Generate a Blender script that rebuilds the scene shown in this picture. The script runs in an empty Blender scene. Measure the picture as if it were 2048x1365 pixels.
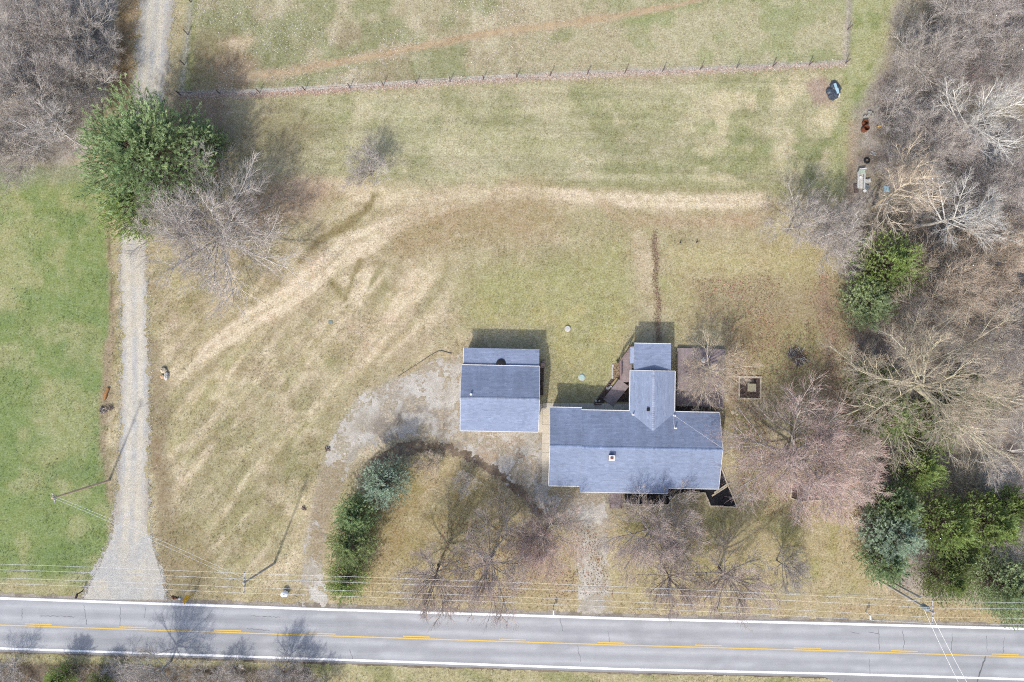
import bpy, math, random
import numpy as np
from mathutils import Vector, Matrix, Quaternion

random.seed(7)
rng = np.random.default_rng(7)
scene = bpy.context.scene
col = scene.collection
R = math.radians

# ------------------------------------------------------------------ camera
CAM_H, FPX, IW, IH = 87.4, 1366.0, 2048.0, 1365.0
NADIR = (1010.0, 715.0)
_d = Vector(((NADIR[0] - IW / 2) / FPX, (IH / 2 - NADIR[1]) / FPX, -1.0)).normalized()
CQ = _d.rotation_difference(Vector((0, 0, -1)))
cam_d = bpy.data.cameras.new('camera')
cam = bpy.data.objects.new('camera', cam_d)
col.objects.link(cam)
cam.location = (0, 0, CAM_H)
cam.rotation_mode = 'QUATERNION'
cam.rotation_quaternion = CQ
cam_d.sensor_width = 36.0
cam_d.lens = 36.0 * FPX / IW
cam_d.clip_end = 6000.0
scene.camera = cam

# ------------------------------------------------------------------ sky, sun, exposure
SUN_AZ, SUN_EL = R(22.5), R(44.0)          # direction in which shadows fall (clockwise from +Y)
world = bpy.data.worlds.new('World')
scene.world = world
world.use_nodes = True
wn = world.node_tree
sky = wn.nodes.new('ShaderNodeTexSky')
sky.sky_type = 'NISHITA'
sky.sun_disc = False
sky.sun_elevation = SUN_EL
sky.sun_rotation = math.atan2(-math.sin(SUN_AZ), -math.cos(SUN_AZ))
sky.dust_density = 3.0
sky.ozone_density = 0.6
wn.links.new(sky.outputs[0], wn.nodes['Background'].inputs[0])
wn.nodes['Background'].inputs[1].default_value = 0.15
sun_d = bpy.data.lights.new('sun', 'SUN')
sun_d.energy = 2.2
sun_d.angle = R(1.8)
sun_d.color = (1.0, 0.96, 0.90)
sun = bpy.data.objects.new('sun', sun_d)
col.objects.link(sun)
_sd = Vector((math.sin(SUN_AZ) * math.cos(SUN_EL), math.cos(SUN_AZ) * math.cos(SUN_EL), -math.sin(SUN_EL)))
sun.rotation_euler = _sd.to_track_quat('-Z', 'Y').to_euler()
sun.location = (-30, -60, 70)
scene.view_settings.view_transform = 'Standard'
scene.view_settings.look = 'None'
scene.view_settings.exposure = 0.83
scene.view_settings.gamma = 1.0
scene.view_settings.use_curve_mapping = False
scene.cycles.use_denoising = False
scene.cycles.filter_width = 1.1
scene.cycles.max_bounces = 5
scene.cycles.diffuse_bounces = 3
scene.cycles.glossy_bounces = 2
scene.cycles.sample_clamp_indirect = 2.0

# ------------------------------------------------------------------ pixel <-> ground
def P(px, py, h=0.0):
    d = CQ @ Vector(((px - IW / 2) / FPX, (IH / 2 - py) / FPX, -1.0))
    t = (CAM_H - h) / -d.z
    return Vector((d.x * t, d.y * t, h))

_RM = np.array(CQ.to_matrix())            # camera -> world
def to_px(x, y, z=0.0):
    dx, dy, dz = x, y, z - CAM_H
    c = _RM.T
    cx = c[0, 0] * dx + c[0, 1] * dy + c[0, 2] * dz
    cy = c[1, 0] * dx + c[1, 1] * dy + c[1, 2] * dz
    cz = c[2, 0] * dx + c[2, 1] * dy + c[2, 2] * dz
    return cx / -cz * FPX + IW / 2, IH / 2 - cy / -cz * FPX

PXM = FPX / CAM_H                          # photo pixels per metre on the ground
KALB = 1.62                                # picture brightness of a white card in the sun
def S(r, g, b):
    f = lambda c: ((c / 255 + 0.055) / 1.055) ** 2.4 if c > 10 else c / 255 / 12.92
    return np.array([f(r), f(g), f(b)])
def C(r, g, b):                            # base colour that shows as this sRGB value in the sun
    return np.minimum(S(r, g, b) / KALB, 0.85)

# ------------------------------------------------------------------ noise and masks (numpy)
def _hash(ix, iy, seed):
    h = (ix.astype(np.int64) * 374761393 + iy.astype(np.int64) * 668265263 + seed * 1442695041) & 0xFFFFFFFF
    h = ((h ^ (h >> 13)) * 1274126177) & 0xFFFFFFFF
    return ((h ^ (h >> 16)) & 0xFFFF) / 65535.0
def vn(x, y, sc, seed=0):
    x = x / sc; y = y / sc
    ix = np.floor(x); iy = np.floor(y)
    fx = x - ix; fy = y - iy
    fx = fx * fx * (3 - 2 * fx); fy = fy * fy * (3 - 2 * fy)
    a = _hash(ix, iy, seed); b = _hash(ix + 1, iy, seed)
    c = _hash(ix, iy + 1, seed); d = _hash(ix + 1, iy + 1, seed)
    return (a * (1 - fx) + b * fx) * (1 - fy) + (c * (1 - fx) + d * fx) * fy
def fbm(x, y, sc, seed=0, o=4):
    s = 0; a = 0.5; t = 0
    for k in range(o):
        s = s + a * vn(x, y, sc / 2 ** k, seed + k * 17); t += a; a *= 0.55
    return s / t
def seg_d(x, y, pts):
    best = np.full(x.shape, 1e9)
    for (ax, ay), (bx, by) in zip(pts[:-1], pts[1:]):
        dx, dy = bx - ax, by - ay
        t = np.clip(((x - ax) * dx + (y - ay) * dy) / (dx * dx + dy * dy + 1e-9), 0, 1)
        best = np.minimum(best, np.hypot(x - ax - t * dx, y - ay - t * dy))
    return best
def poly_sd(x, y, pts):
    d = seg_d(x, y, list(pts) + [pts[0]])
    ins = np.zeros(x.shape, bool)
    n = len(pts)
    for i in range(n):
        x1, y1 = pts[i]; x2, y2 = pts[(i + 1) % n]
        if y1 == y2: continue
        c = ((y1 > y) != (y2 > y)) & (x < (x2 - x1) * (y - y1) / (y2 - y1) + x1)
        ins ^= c
    return np.where(ins, -d, d)
def line_sd(x, y, pts):                    # pts with widths: (x, y, half width)
    best = np.full(x.shape, 1e9)
    for (ax, ay, aw), (bx, by, bw) in zip(pts[:-1], pts[1:]):
        dx, dy = bx - ax, by - ay
        t = np.clip(((x - ax) * dx + (y - ay) * dy) / (dx * dx + dy * dy + 1e-9), 0, 1)
        best = np.minimum(best, np.hypot(x - ax - t * dx, y - ay - t * dy) - (aw + (bw - aw) * t))
    return best
def sstep(a, b, x):
    t = np.clip((x - a) / (b - a), 0, 1)
    return t * t * (3 - 2 * t)

# ------------------------------------------------------------------ mesh helpers
def mesh_np(name, V, Q=None, T=None, colr=None, attr=None, smooth=False):
    me = bpy.data.meshes.new(name)
    V = np.asarray(V, np.float32)
    nq = 0 if Q is None else len(Q); nt = 0 if T is None else len(T)
    me.vertices.add(len(V)); me.vertices.foreach_set('co', V.ravel())
    idx = []
    if nq: idx.append(np.asarray(Q, np.int32).ravel())
    if nt: idx.append(np.asarray(T, np.int32).ravel())
    idx = np.concatenate(idx)
    me.loops.add(len(idx)); me.loops.foreach_set('vertex_index', idx)
    st = np.concatenate([np.arange(nq) * 4, nq * 4 + np.arange(nt) * 3]).astype(np.int32)
    me.polygons.add(nq + nt); me.polygons.foreach_set('loop_start', st)
    me.update(calc_edges=True)
    me.polygons.foreach_set('use_smooth', np.full(nq + nt, bool(smooth)))
    if colr is not None:
        a = me.attributes.new('Col', 'FLOAT_COLOR', 'POINT')
        c4 = np.ones((len(V), 4), np.float32); c4[:, :3] = colr
        a.data.foreach_set('color', c4.ravel())
    if attr is not None:
        a = me.attributes.new('v', 'FLOAT', 'POINT')
        a.data.foreach_set('value', np.asarray(attr, np.float32))
    return me
def link(name, me, mat=None, parent=None, loc=None):
    o = bpy.data.objects.new(name, me)
    col.objects.link(o)
    if mat is not None and len(me.materials) == 0: me.materials.append(mat)
    if parent is not None: o.parent = parent
    if loc is not None: o.location = loc
    return o
def empty(name, loc=(0, 0, 0), rz=0.0):
    o = bpy.data.objects.new(name, None); col.objects.link(o)
    o.location = loc; o.rotation_euler = (0, 0, rz); o.empty_display_size = 0.3
    return o
def tag(o, label=None, cat=None, group=None, kind=None):
    if label: o['label'] = label
    if cat: o['category'] = cat
    if group: o['group'] = group
    if kind: o['kind'] = kind
    return o

class MB:
    def __init__(s): s.v = []; s.f = []
    def add(s, vs, fs):
        n = len(s.v); s.v += [tuple(v) for v in vs]; s.f += [tuple(n + i for i in f) for f in fs]; return s
    def box(s, c, sz, rz=0.0, ry=0.0, rx=0.0):
        m = Matrix.Translation(Vector(c)) @ Matrix.Rotation(rz, 4, 'Z') @ Matrix.Rotation(ry, 4, 'Y') @ Matrix.Rotation(rx, 4, 'X')
        a, b, h = sz[0] / 2, sz[1] / 2, sz[2] / 2
        vs = [m @ Vector(p) for p in ((-a, -b, -h), (a, -b, -h), (a, b, -h), (-a, b, -h), (-a, -b, h), (a, -b, h), (a, b, h), (-a, b, h))]
        return s.add(vs, [(0, 3, 2, 1), (4, 5, 6, 7), (0, 1, 5, 4), (1, 2, 6, 5), (2, 3, 7, 6), (3, 0, 4, 7)])
    def bar(s, p, q, w, h):                # box from p to q (top view width w, height h)
        p = Vector(p); q = Vector(q); d = q - p
        rz = math.atan2(d.y, d.x); ry = -math.atan2(d.z, math.hypot(d.x, d.y))
        return s.box((p + q) / 2, (d.length, w, h), rz, ry)
    def tube(s, pts, rad, n=8, cap=True):
        pts = [Vector(p) for p in pts]
        if not isinstance(rad, (list, tuple)): rad = [rad] * len(pts)
        n0 = len(s.v)
        for i, p in enumerate(pts):
            t = (pts[min(i + 1, len(pts) - 1)] - pts[max(i - 1, 0)]).normalized()
            u = t.cross(Vector((0, 0, 1)) if abs(t.z) < .9 else Vector((1, 0, 0))).normalized(); w = t.cross(u)
            for k in range(n):
                a = 2 * math.pi * k / n
                s.v.append(tuple(p + (u * math.cos(a) + w * math.sin(a)) * rad[i]))
        for i in range(len(pts) - 1):
            for k in range(n):
                a = n0 + i * n + k; b = n0 + i * n + (k + 1) % n
                s.f.append((a, b, b + n, a + n))
        if cap:
            s.f.append(tuple(n0 + k for k in range(n))[::-1]); s.f.append(tuple(n0 + (len(pts) - 1) * n + k for k in range(n)))
        return s
    def prism(s, poly, z0, z1):
        n = len(poly)
        return s.add([(p[0], p[1], z0) for p in poly] + [(p[0], p[1], z1) for p in poly],
                     [tuple(range(n))[::-1], tuple(range(n, 2 * n))] + [(i, (i + 1) % n, n + (i + 1) % n, n + i) for i in range(n)])
    def lathe(s, prof, n=14, c=(0, 0, 0)):
        n0 = len(s.v)
        for r, z in prof:
            for k in range(n):
                a = 2 * math.pi * k / n; s.v.append((c[0] + r * math.cos(a), c[1] + r * math.sin(a), c[2] + z))
        for i in range(len(prof) - 1):
            for k in range(n):
                a = n0 + i * n + k; b = n0 + i * n + (k + 1) % n
                s.f.append((a, b, b + n, a + n))
        s.f.append(tuple(n0 + k for k in range(n))[::-1]); s.f.append(tuple(n0 + (len(prof) - 1) * n + k for k in range(n)))
        return s
    def rock(s, c, r, seed, sq=(1, 1, .7)):
        rr = random.Random(seed); n0 = len(s.v); n, m = 9, 6
        for i in range(m + 1):
            ph = math.pi * i / m
            for k in range(n):
                a = 2 * math.pi * k / n; q = r * (0.8 + 0.35 * rr.random())
                s.v.append((c[0] + q * sq[0] * math.sin(ph) * math.cos(a), c[1] + q * sq[1] * math.sin(ph) * math.sin(a), c[2] + q * sq[2] * math.cos(ph)))
        for i in range(m):
            for k in range(n):
                a = n0 + i * n + k; b = n0 + i * n + (k + 1) % n
                s.f.append((a, a + n, b + n, b))
        return s
    def mesh(s, name, smooth=False):
        me = bpy.data.meshes.new(name); me.from_pydata(s.v, [], s.f); me.update()
        me.polygons.foreach_set('use_smooth', np.full(len(me.polygons), bool(smooth)))
        return me
    def build(s, name, mat, parent=None, smooth=False, bevel=0):
        o = link(name, s.mesh(name, smooth), mat, parent)
        if bevel:
            b = o.modifiers.new('bevel', 'BEVEL'); b.width = bevel; b.segments = 2; b.limit_method = 'ANGLE'
        return o

# ------------------------------------------------------------------ materials
def new_mat(name, rough=0.9):
    m = bpy.data.materials.new(name); m.use_nodes = True
    nt = m.node_tree; b = nt.nodes['Principled BSDF']
    b.inputs['Roughness'].default_value = rough
    b.inputs['Specular IOR Level'].default_value = 0.25
    return m, nt, b
def N(nt, t, **kw):
    n = nt.nodes.new(t)
    for k, v in kw.items():
        if k.startswith('i_'): n.inputs[k[2:].replace('_', ' ')].default_value = v
        else: setattr(n, k, v)
    return n
def noise(nt, vec, scale, detail=4, rough=0.6, dist=0.0):
    n = N(nt, 'ShaderNodeTexNoise', i_Scale=scale, i_Detail=detail, i_Roughness=rough, i_Distortion=dist)
    nt.links.new(vec, n.inputs['Vector']); return n
def mapr(nt, val, a, b, c, d):
    n = N(nt, 'ShaderNodeMapRange'); n.inputs[1].default_value = a; n.inputs[2].default_value = b
    n.inputs[3].default_value = c; n.inputs[4].default_value = d
    nt.links.new(val, n.inputs[0]); return n.outputs[0]
def mixc(nt, fac, a, b, mode='MIX'):
    n = N(nt, 'ShaderNodeMix', data_type='RGBA', blend_type=mode)
    for s_, v in ((0, fac), (6, a), (7, b)):
        if hasattr(v, 'is_output') or isinstance(v, bpy.types.NodeSocket): nt.links.new(v, n.inputs[s_])
        elif s_ == 0: n.inputs[0].default_value = v
        else: n.inputs[s_].default_value = (*v, 1) if len(v) == 3 else v
    return n.outputs[2]
def hsv(nt, c, val=None, hue=None, sat=None):
    n = N(nt, 'ShaderNodeHueSaturation'); nt.links.new(c, n.inputs['Color'])
    for k, v in (('Value', val), ('Hue', hue), ('Saturation', sat)):
        if v is None: continue
        if isinstance(v, bpy.types.NodeSocket): nt.links.new(v, n.inputs[k])
        else: n.inputs[k].default_value = v
    return n.outputs[0]
def coords(nt, kind='Object', scale=None):
    t = N(nt, 'ShaderNodeTexCoord').outputs[kind]
    if scale:
        m = N(nt, 'ShaderNodeMapping'); m.inputs['Scale'].default_value = scale
        nt.links.new(t, m.inputs[0]); t = m.outputs[0]
    return t
def bump(nt, b, h, strength=0.5, dist=0.05):
    n = N(nt, 'ShaderNodeBump'); n.inputs['Strength'].default_value = strength; n.inputs['Distance'].default_value = dist
    nt.links.new(h, n.inputs['Height']); nt.links.new(n.outputs[0], b.inputs['Normal'])

def mat_plain(name, c, rough=0.8, var=0.25, scale=6.0, metal=0.0, stretch=None, bmp=0.0):
    m, nt, b = new_mat(name, rough)
    v = coords(nt, 'Object', stretch)
    n1 = noise(nt, v, scale, 5); n2 = noise(nt, v, scale * 7, 3)
    f = mapr(nt, n1.outputs[0], 0.3, 0.7, 1 - var, 1 + var)
    base = N(nt, 'ShaderNodeRGB'); base.outputs[0].default_value = (*[float(x) for x in c], 1)
    c1 = hsv(nt, base.outputs[0], val=f)
    c2 = hsv(nt, c1, val=mapr(nt, n2.outputs[0], 0.3, 0.7, 1 - var * .6, 1 + var * .6))
    nt.links.new(c2, b.inputs['Base Color']); b.inputs['Metallic'].default_value = metal
    if bmp: bump(nt, b, n2.outputs[0], bmp, 0.02)
    return m

def mat_attr(name, kind):
    m, nt, b = new_mat(name, 0.95)
    b.inputs['Specular IOR Level'].default_value = 0.1
    at = N(nt, 'ShaderNodeAttribute', attribute_name='Col')
    v = coords(nt, 'Object')
    if kind == 'grass':
        n1 = noise(nt, v, 1.1, 6, 0.72); n2 = noise(nt, v, 4.5, 5, 0.75); n3 = noise(nt, v, 0.35, 5, 0.65)
        n4 = noise(nt, v, 0.03, 5, 0.6)
        c = hsv(nt, at.outputs[0], val=mapr(nt, n1.outputs[0], 0.28, 0.72, 0.80, 1.20))
        c = hsv(nt, c, val=mapr(nt, n2.outputs[0], 0.3, 0.7, 0.55, 1.42))
        c = hsv(nt, c, hue=mapr(nt, n3.outputs[0], 0.3, 0.7, 0.512, 0.488), sat=mapr(nt, n1.outputs[0], 0.3, 0.7, 1.18, 0.85))
        c = hsv(nt, c, val=mapr(nt, n4.outputs[0], 0.3, 0.7, 0.96, 1.04), hue=mapr(nt, n4.outputs[0], 0.3, 0.7, 0.506, 0.494))
        nt.links.new(c, b.inputs['Base Color']); bump(nt, b, n2.outputs[0], 0.55, 0.12)
    elif kind == 'gravel':
        vo = N(nt, 'ShaderNodeTexVoronoi', i_Scale=9.0); nt.links.new(v, vo.inputs['Vector'])
        n1 = noise(nt, v, 1.3, 6, 0.7); n2 = noise(nt, v, 7.0, 4, 0.75)
        bw = N(nt, 'ShaderNodeRGBToBW'); nt.links.new(vo.outputs['Color'], bw.inputs[0])
        c = hsv(nt, at.outputs[0], val=mapr(nt, bw.outputs[0], 0.2, 0.8, 0.90, 1.09))
        c = hsv(nt, c, val=mapr(nt, n1.outputs[0], 0.3, 0.7, 0.86, 1.12))
        c = hsv(nt, c, val=mapr(nt, n2.outputs[0], 0.25, 0.75, 0.86, 1.13))
        nt.links.new(c, b.inputs['Base Color']); bump(nt, b, vo.outputs['Distance'], 0.5, 0.06)
    elif kind == 'asphalt':
        n1 = noise(nt, v, 0.5, 6, 0.7); n2 = noise(nt, v, 9.0, 4, 0.75)
        ns = noise(nt, coords(nt, 'Object', (0.12, 2.2, 1)), 1.0, 4, 0.6)
        c = hsv(nt, at.outputs[0], val=mapr(nt, n1.outputs[0], 0.3, 0.7, 0.93, 1.06))
        c = hsv(nt, c, val=mapr(nt, n2.outputs[0], 0.25, 0.75, 0.90, 1.10))
        c = hsv(nt, c, val=mapr(nt, ns.outputs[0], 0.3, 0.7, 0.95, 1.05))
        nt.links.new(c, b.inputs['Base Color']); bump(nt, b, n2.outputs[0], 0.15, 0.02)
        b.inputs['Roughness'].default_value = 0.85
    elif kind == 'plain':
        n2 = noise(nt, v, 7.0, 4, 0.7)
        c = hsv(nt, at.outputs[0], val=mapr(nt, n2.outputs[0], 0.25, 0.75, 0.75, 1.25))
        nt.links.new(c, b.inputs['Base Color'])
    return m
M_GRASS = mat_attr('grass_ground', 'grass')
M_GRAVEL = mat_attr('gravel', 'gravel')
M_ASPH = mat_attr('asphalt', 'asphalt')
M_ATTR = mat_attr('litter', 'plain')

def mat_shingle(name, lo, hi):
    m, nt, b = new_mat(name, 0.85)
    at = N(nt, 'ShaderNodeAttribute', attribute_name='Col')
    v = coords(nt, 'Object')
    st = noise(nt, coords(nt, 'Object', (1.0, 0.20, 0.20)), 1.0, 6, 0.62)
    n2 = noise(nt, v, 9.0, 3, 0.7); n3 = noise(nt, v, 0.35, 4, 0.6)
    c = hsv(nt, at.outputs[0], val=mapr(nt, st.outputs[0], 0.36, 0.66, hi, lo))
    c = hsv(nt, c, val=mapr(nt, n2.outputs[0], 0.25, 0.75, 0.84, 1.16))
    c = hsv(nt, c, val=mapr(nt, n3.outputs[0], 0.3, 0.7, 0.92, 1.08))
    nt.links.new(c, b.inputs['Base Color'])
    return m
M_SHINGLE = mat_shingle('slate_blue_shingle', .95, 1.03)
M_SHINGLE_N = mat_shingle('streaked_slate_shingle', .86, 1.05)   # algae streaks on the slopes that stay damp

def mat_bark(name, trunk, limb, twig, bud):
    m, nt, b = new_mat(name, 0.9)
    b.inputs['Specular IOR Level'].default_value = 0.15
    at = N(nt, 'ShaderNodeAttribute', attribute_name='v')
    r = N(nt, 'ShaderNodeValToRGB'); nt.links.new(at.outputs['Fac'], r.inputs[0])
    e = r.color_ramp.elements
    e[0].position = 0.0; e[0].color = (*C(*trunk), 1); e[1].position = 1.0; e[1].color = (*C(*bud), 1)
    a = e.new(0.35); a.color = (*C(*limb), 1); a = e.new(0.78); a.color = (*C(*twig), 1)
    v = coords(nt, 'Object')
    n = noise(nt, v, 0.5, 4); n2 = noise(nt, v, 5.0, 4)
    c = hsv(nt, r.outputs[0], val=mapr(nt, n.outputs[0], 0.3, 0.7, 0.85, 1.15))
    c = hsv(nt, c, val=mapr(nt, n2.outputs[0], 0.3, 0.7, 0.8, 1.2))
    nt.links.new(c, b.inputs['Base Color'])
    return m
BARK = {
    'grey':  mat_bark('bark_grey', (164, 156, 146), (232, 226, 218), (224, 216, 208), (220, 210, 202)),
    'pink':  mat_bark('bark_pink_bud', (150, 138, 128), (232, 221, 210), (228, 212, 203), (232, 198, 190)),
    'tan':   mat_bark('bark_tan', (206, 192, 168), (242, 230, 208), (234, 218, 196), (234, 214, 194)),
    'road':  mat_bark('bark_road', (112, 102, 94), (214, 204, 192), (232, 218, 208), (230, 208, 200)),
    'pale':  mat_bark('bark_pale', (226, 220, 208), (250, 248, 242), (240, 236, 228), (224, 218, 210)),
    'moss':  mat_bark('bark_mossy', (186, 178, 146), (234, 226, 198), (224, 214, 194), (224, 206, 186)),
    'brown': mat_bark('bark_brown', (162, 155, 148), (226, 219, 212), (226, 218, 211), (226, 216, 209)),
}
def mat_leaf(name, dark, light, hue=0.0, trans=0.4):
    m, nt, b = new_mat(name, 0.75)
    b.inputs['Specular IOR Level'].default_value = 0.2
    at = N(nt, 'ShaderNodeAttribute', attribute_name='v')
    r = N(nt, 'ShaderNodeValToRGB'); nt.links.new(at.outputs['Fac'], r.inputs[0])
    e = r.color_ramp.elements
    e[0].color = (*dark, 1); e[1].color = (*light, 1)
    n = noise(nt, coords(nt, 'Object'), 0.8, 4)
    c = hsv(nt, r.outputs[0], val=mapr(nt, n.outputs[0], 0.3, 0.7, 0.8, 1.2), hue=mapr(nt, n.outputs[0], 0.3, 0.7, 0.49, 0.51))
    nt.links.new(c, b.inputs['Base Color'])
    tr = N(nt, 'ShaderNodeBsdfTranslucent'); nt.links.new(c, tr.inputs[0])
    mx = N(nt, 'ShaderNodeMixShader'); mx.inputs[0].default_value = trans
    nt.links.new(b.outputs[0], mx.inputs[1]); nt.links.new(tr.outputs[0], mx.inputs[2])
    nt.links.new(mx.outputs[0], nt.nodes['Material Output'].inputs[0])
    return m
LEAF = {
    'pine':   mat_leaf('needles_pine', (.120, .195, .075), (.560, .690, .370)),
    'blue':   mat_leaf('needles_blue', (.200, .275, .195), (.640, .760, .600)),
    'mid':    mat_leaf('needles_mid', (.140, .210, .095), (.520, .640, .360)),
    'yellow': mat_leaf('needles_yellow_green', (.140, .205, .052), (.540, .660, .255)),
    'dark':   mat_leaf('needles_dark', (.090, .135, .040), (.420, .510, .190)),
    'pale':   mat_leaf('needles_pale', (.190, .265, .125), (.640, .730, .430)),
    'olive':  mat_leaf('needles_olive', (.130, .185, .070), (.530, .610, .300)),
}
M_TRUNKWOOD = mat_plain('conifer_wood', (.09, .07, .05), 0.9)
M_WHITE = mat_plain('white_paint', (.54, .54, .53), 0.5, 0.06)
M_SIDING = mat_plain('cream_siding', C(225, 220, 208), 0.7, 0.06)
M_CONC = mat_plain('concrete', C(220, 211, 194), 0.9, 0.12, 2.0, bmp=.1)
M_DECK = mat_plain('deck_board', C(166, 152, 152), 0.8, 0.18, 2.0, stretch=(1, 1, 1))
M_TIMBER = mat_plain('weathered_timber', C(176, 160, 134), 0.9, 0.25, 4.0)
M_DTIMBER = mat_plain('dark_timber', C(112, 96, 92), 0.9, 0.25, 4.0)
M_POLE = mat_plain('grey_pole_wood', C(206, 198, 190), 0.9, 0.2, 3.0, stretch=(6, 6, .5))
M_POLEB = mat_plain('brown_pole_wood', C(226, 200, 172), 0.9, 0.25, 3.0, stretch=(6, 6, .5))
M_ARM = mat_plain('pale_arm_wood', C(208, 204, 198), 0.9, 0.12, 3.0)
M_WIRE = mat_plain('aluminium_wire', (.72, .72, .71), 0.5, 0.05)
M_CABLE = mat_plain('grey_cable', C(150, 152, 155), 0.6, 0.05)
M_METAL = mat_plain('grey_metal', C(160, 172, 178), 0.45, 0.12, metal=0.3)
M_BLACK = mat_plain('black_plastic', C(34, 36, 40), 0.5, 0.2)
M_MULCH = mat_plain('black_mulch', C(40, 40, 44), 0.95, 0.55, 7.0, bmp=.9)
M_SOIL = mat_plain('brown_mulch', C(98, 84, 76), 0.95, 0.5, 6.0, bmp=.8)
M_STONE = mat_plain('tan_stone', C(212, 198, 174), 0.9, 0.2, 3.0, bmp=.3)
M_GSTONE = mat_plain('grey_stone', C(210, 208, 202), 0.9, 0.2, 3.0, bmp=.3)
M_YELLOW = mat_plain('yellow_paint', C(238, 190, 40), 0.5, 0.08)
M_ORANGE = mat_plain('orange_sign', C(236, 160, 30), 0.5, 0.08)
M_RUST = mat_plain('rust', C(128, 78, 58), 0.85, 0.35, 5.0)
M_BRICK = mat_plain('red_brick', C(140, 92, 80), 0.9, 0.3, 8.0)
M_TEAL = mat_plain('pale_teal_plastic', C(188, 214, 202), 0.6, 0.08)
M_GLASS, _nt, _b = new_mat('window_glass', 0.08); _b.inputs['Base Color'].default_value = (.03, .04, .05, 1)
M_BARE = mat_plain('dry_wood', C(176, 130, 84), 0.9, 0.3)
M_DEBRIS = mat_plain('debris_wood', C(112, 100, 94), 0.9, 0.4)
M_BLUE = mat_plain('pale_blue_sheet', C(176, 210, 226), 0.6, 0.1)
M_TARP = mat_plain('black_tarp', C(76, 84, 96), 0.4, 0.35, 3.0, bmp=.5)
M_SHRUBG = mat_leaf('shrub_leaf', (.06, .08, .03), (.20, .22, .10))

# ================================================================== GROUND
def sym(lo, hi, step, far):
    core = np.arange(lo, hi + step / 2, step)
    a = [lo - f for f in far[::-1]]; b = [core[-1] + f for f in far]
    return np.concatenate([a, core, b])
FAR = [3, 10, 30, 100, 300, 1000, 2500]
gx = sym(-76, 76, 0.34, FAR); gy = sym(-52, 52, 0.34, FAR)
X, Y = np.meshgrid(gx, gy)
x = X.ravel(); y = Y.ravel()
xc = np.clip(x, -90, 90); yc = np.clip(y, -66, 66)
px, py = to_px(xc, yc)
gc = np.tile(C(186, 173, 134), (len(x), 1))
def rot(a): return x * math.cos(a) + y * math.sin(a), -x * math.sin(a) + y * math.cos(a)
def blend(mask, c):
    global gc
    m = np.clip(mask, 0, 1)[:, None]; gc = gc * (1 - m) + np.asarray(c)[None, :] * m
def stroke(sd, soft, c, op=1.0, rag=10.0, sc=3.0, seed=1, brk=0.0):
    n = fbm(x, y, sc, seed)
    m = sstep(soft, -soft, sd + (n - .5) * 2 * rag)
    if brk: m = m * sstep(.5 - brk * .5, .5 + brk * .35, fbm(x, y, sc * .6, seed + 50) + .18)
    blend(m * op, c)
def area(pts, soft, c, op=1.0, rag=14.0, sc=4.0, seed=1, brk=0.0): stroke(poly_sd(px, py, pts), soft, c, op, rag, sc, seed, brk)
def band(pts, soft, c, op=1.0, rag=8.0, sc=2.5, seed=1, brk=0.0): stroke(line_sd(px, py, pts), soft, c, op, rag, sc, seed, brk)

# broad mottling
blend(sstep(.42, .66, fbm(x, y, 9, 3)) * .55, C(172, 164, 118))
blend(sstep(.48, .7, fbm(x, y, 5, 5)) * .5, C(198, 184, 146))
u_, v_ = rot(R(52)); _f = sstep(960, 820, px) * sstep(480, 560, py)
blend(sstep(.50, .68, fbm(u_ * .16, v_, 1.5, 9, 5)) * .8 * _f, C(216, 199, 164))
blend(sstep(.50, .68, fbm(u_ * .2, v_, 1.8, 19, 5)) * .75 * _f, C(164, 156, 108))
blend(sstep(.54, .7, fbm(x, y, 2.4, 20, 5)) * .6, C(212, 196, 160))
blend(sstep(.55, .7, fbm(x, y, 1.5, 22, 4)) * .45, C(160, 146, 106))
blend(sstep(90, 0, np.abs(np.hypot(px - 760, (py - 680) * 1.2) - 40)) * .45, C(212, 190, 158))
_u2, _v2 = rot(R(47))
_m = sstep(.46, .60, fbm(_u2 * .06, _v2, .95, 211, 2)) - .5
gc *= (1 + .15 * _m * _f)[:, None]
# field behind the house: grey green with mowing streaks
UP = [(440, 200), (1690, 140), (1700, 390), (1500, 378), (1220, 378), (1000, 372), (800, 365), (560, 345), (450, 330)]
area(UP, 16, C(178, 174, 132), .9, 14, 5, 21)
s_up = sstep(20, -20, poly_sd(px, py, UP))
blend(s_up * sstep(.46, .66, fbm(x, y, 6, 23)) * .65, C(150, 152, 102))
blend(s_up * sstep(.52, .70, fbm(x, y, 3.6, 29)) * .7, C(200, 190, 152))
blend(s_up * sstep(.54, .70, fbm(x * .15, y, .8, 31)) * .35, C(204, 192, 158))
blend(s_up * sstep(1300, 1560, px) * sstep(.44, .6, fbm(x, y, 4.5, 33)) * .75, C(140, 148, 94))
blend(s_up * sstep(1250, 1500, px) * sstep(.5, .62, fbm(x, y, 2.8, 35)) * .8, C(208, 196, 156))
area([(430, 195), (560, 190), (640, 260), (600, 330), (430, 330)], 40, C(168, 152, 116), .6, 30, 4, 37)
_m = sstep(.44, .60, fbm(x * .05, y + .02 * x, .85, 213, 2)) - .5
gc *= (1 + .13 * _m * s_up)[:, None]
band([(1000, 372, 8), (1300, 376, 10), (1560, 385, 12)], 10, C(148, 150, 96), .7, 10, 3, 39, .5)
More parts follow.
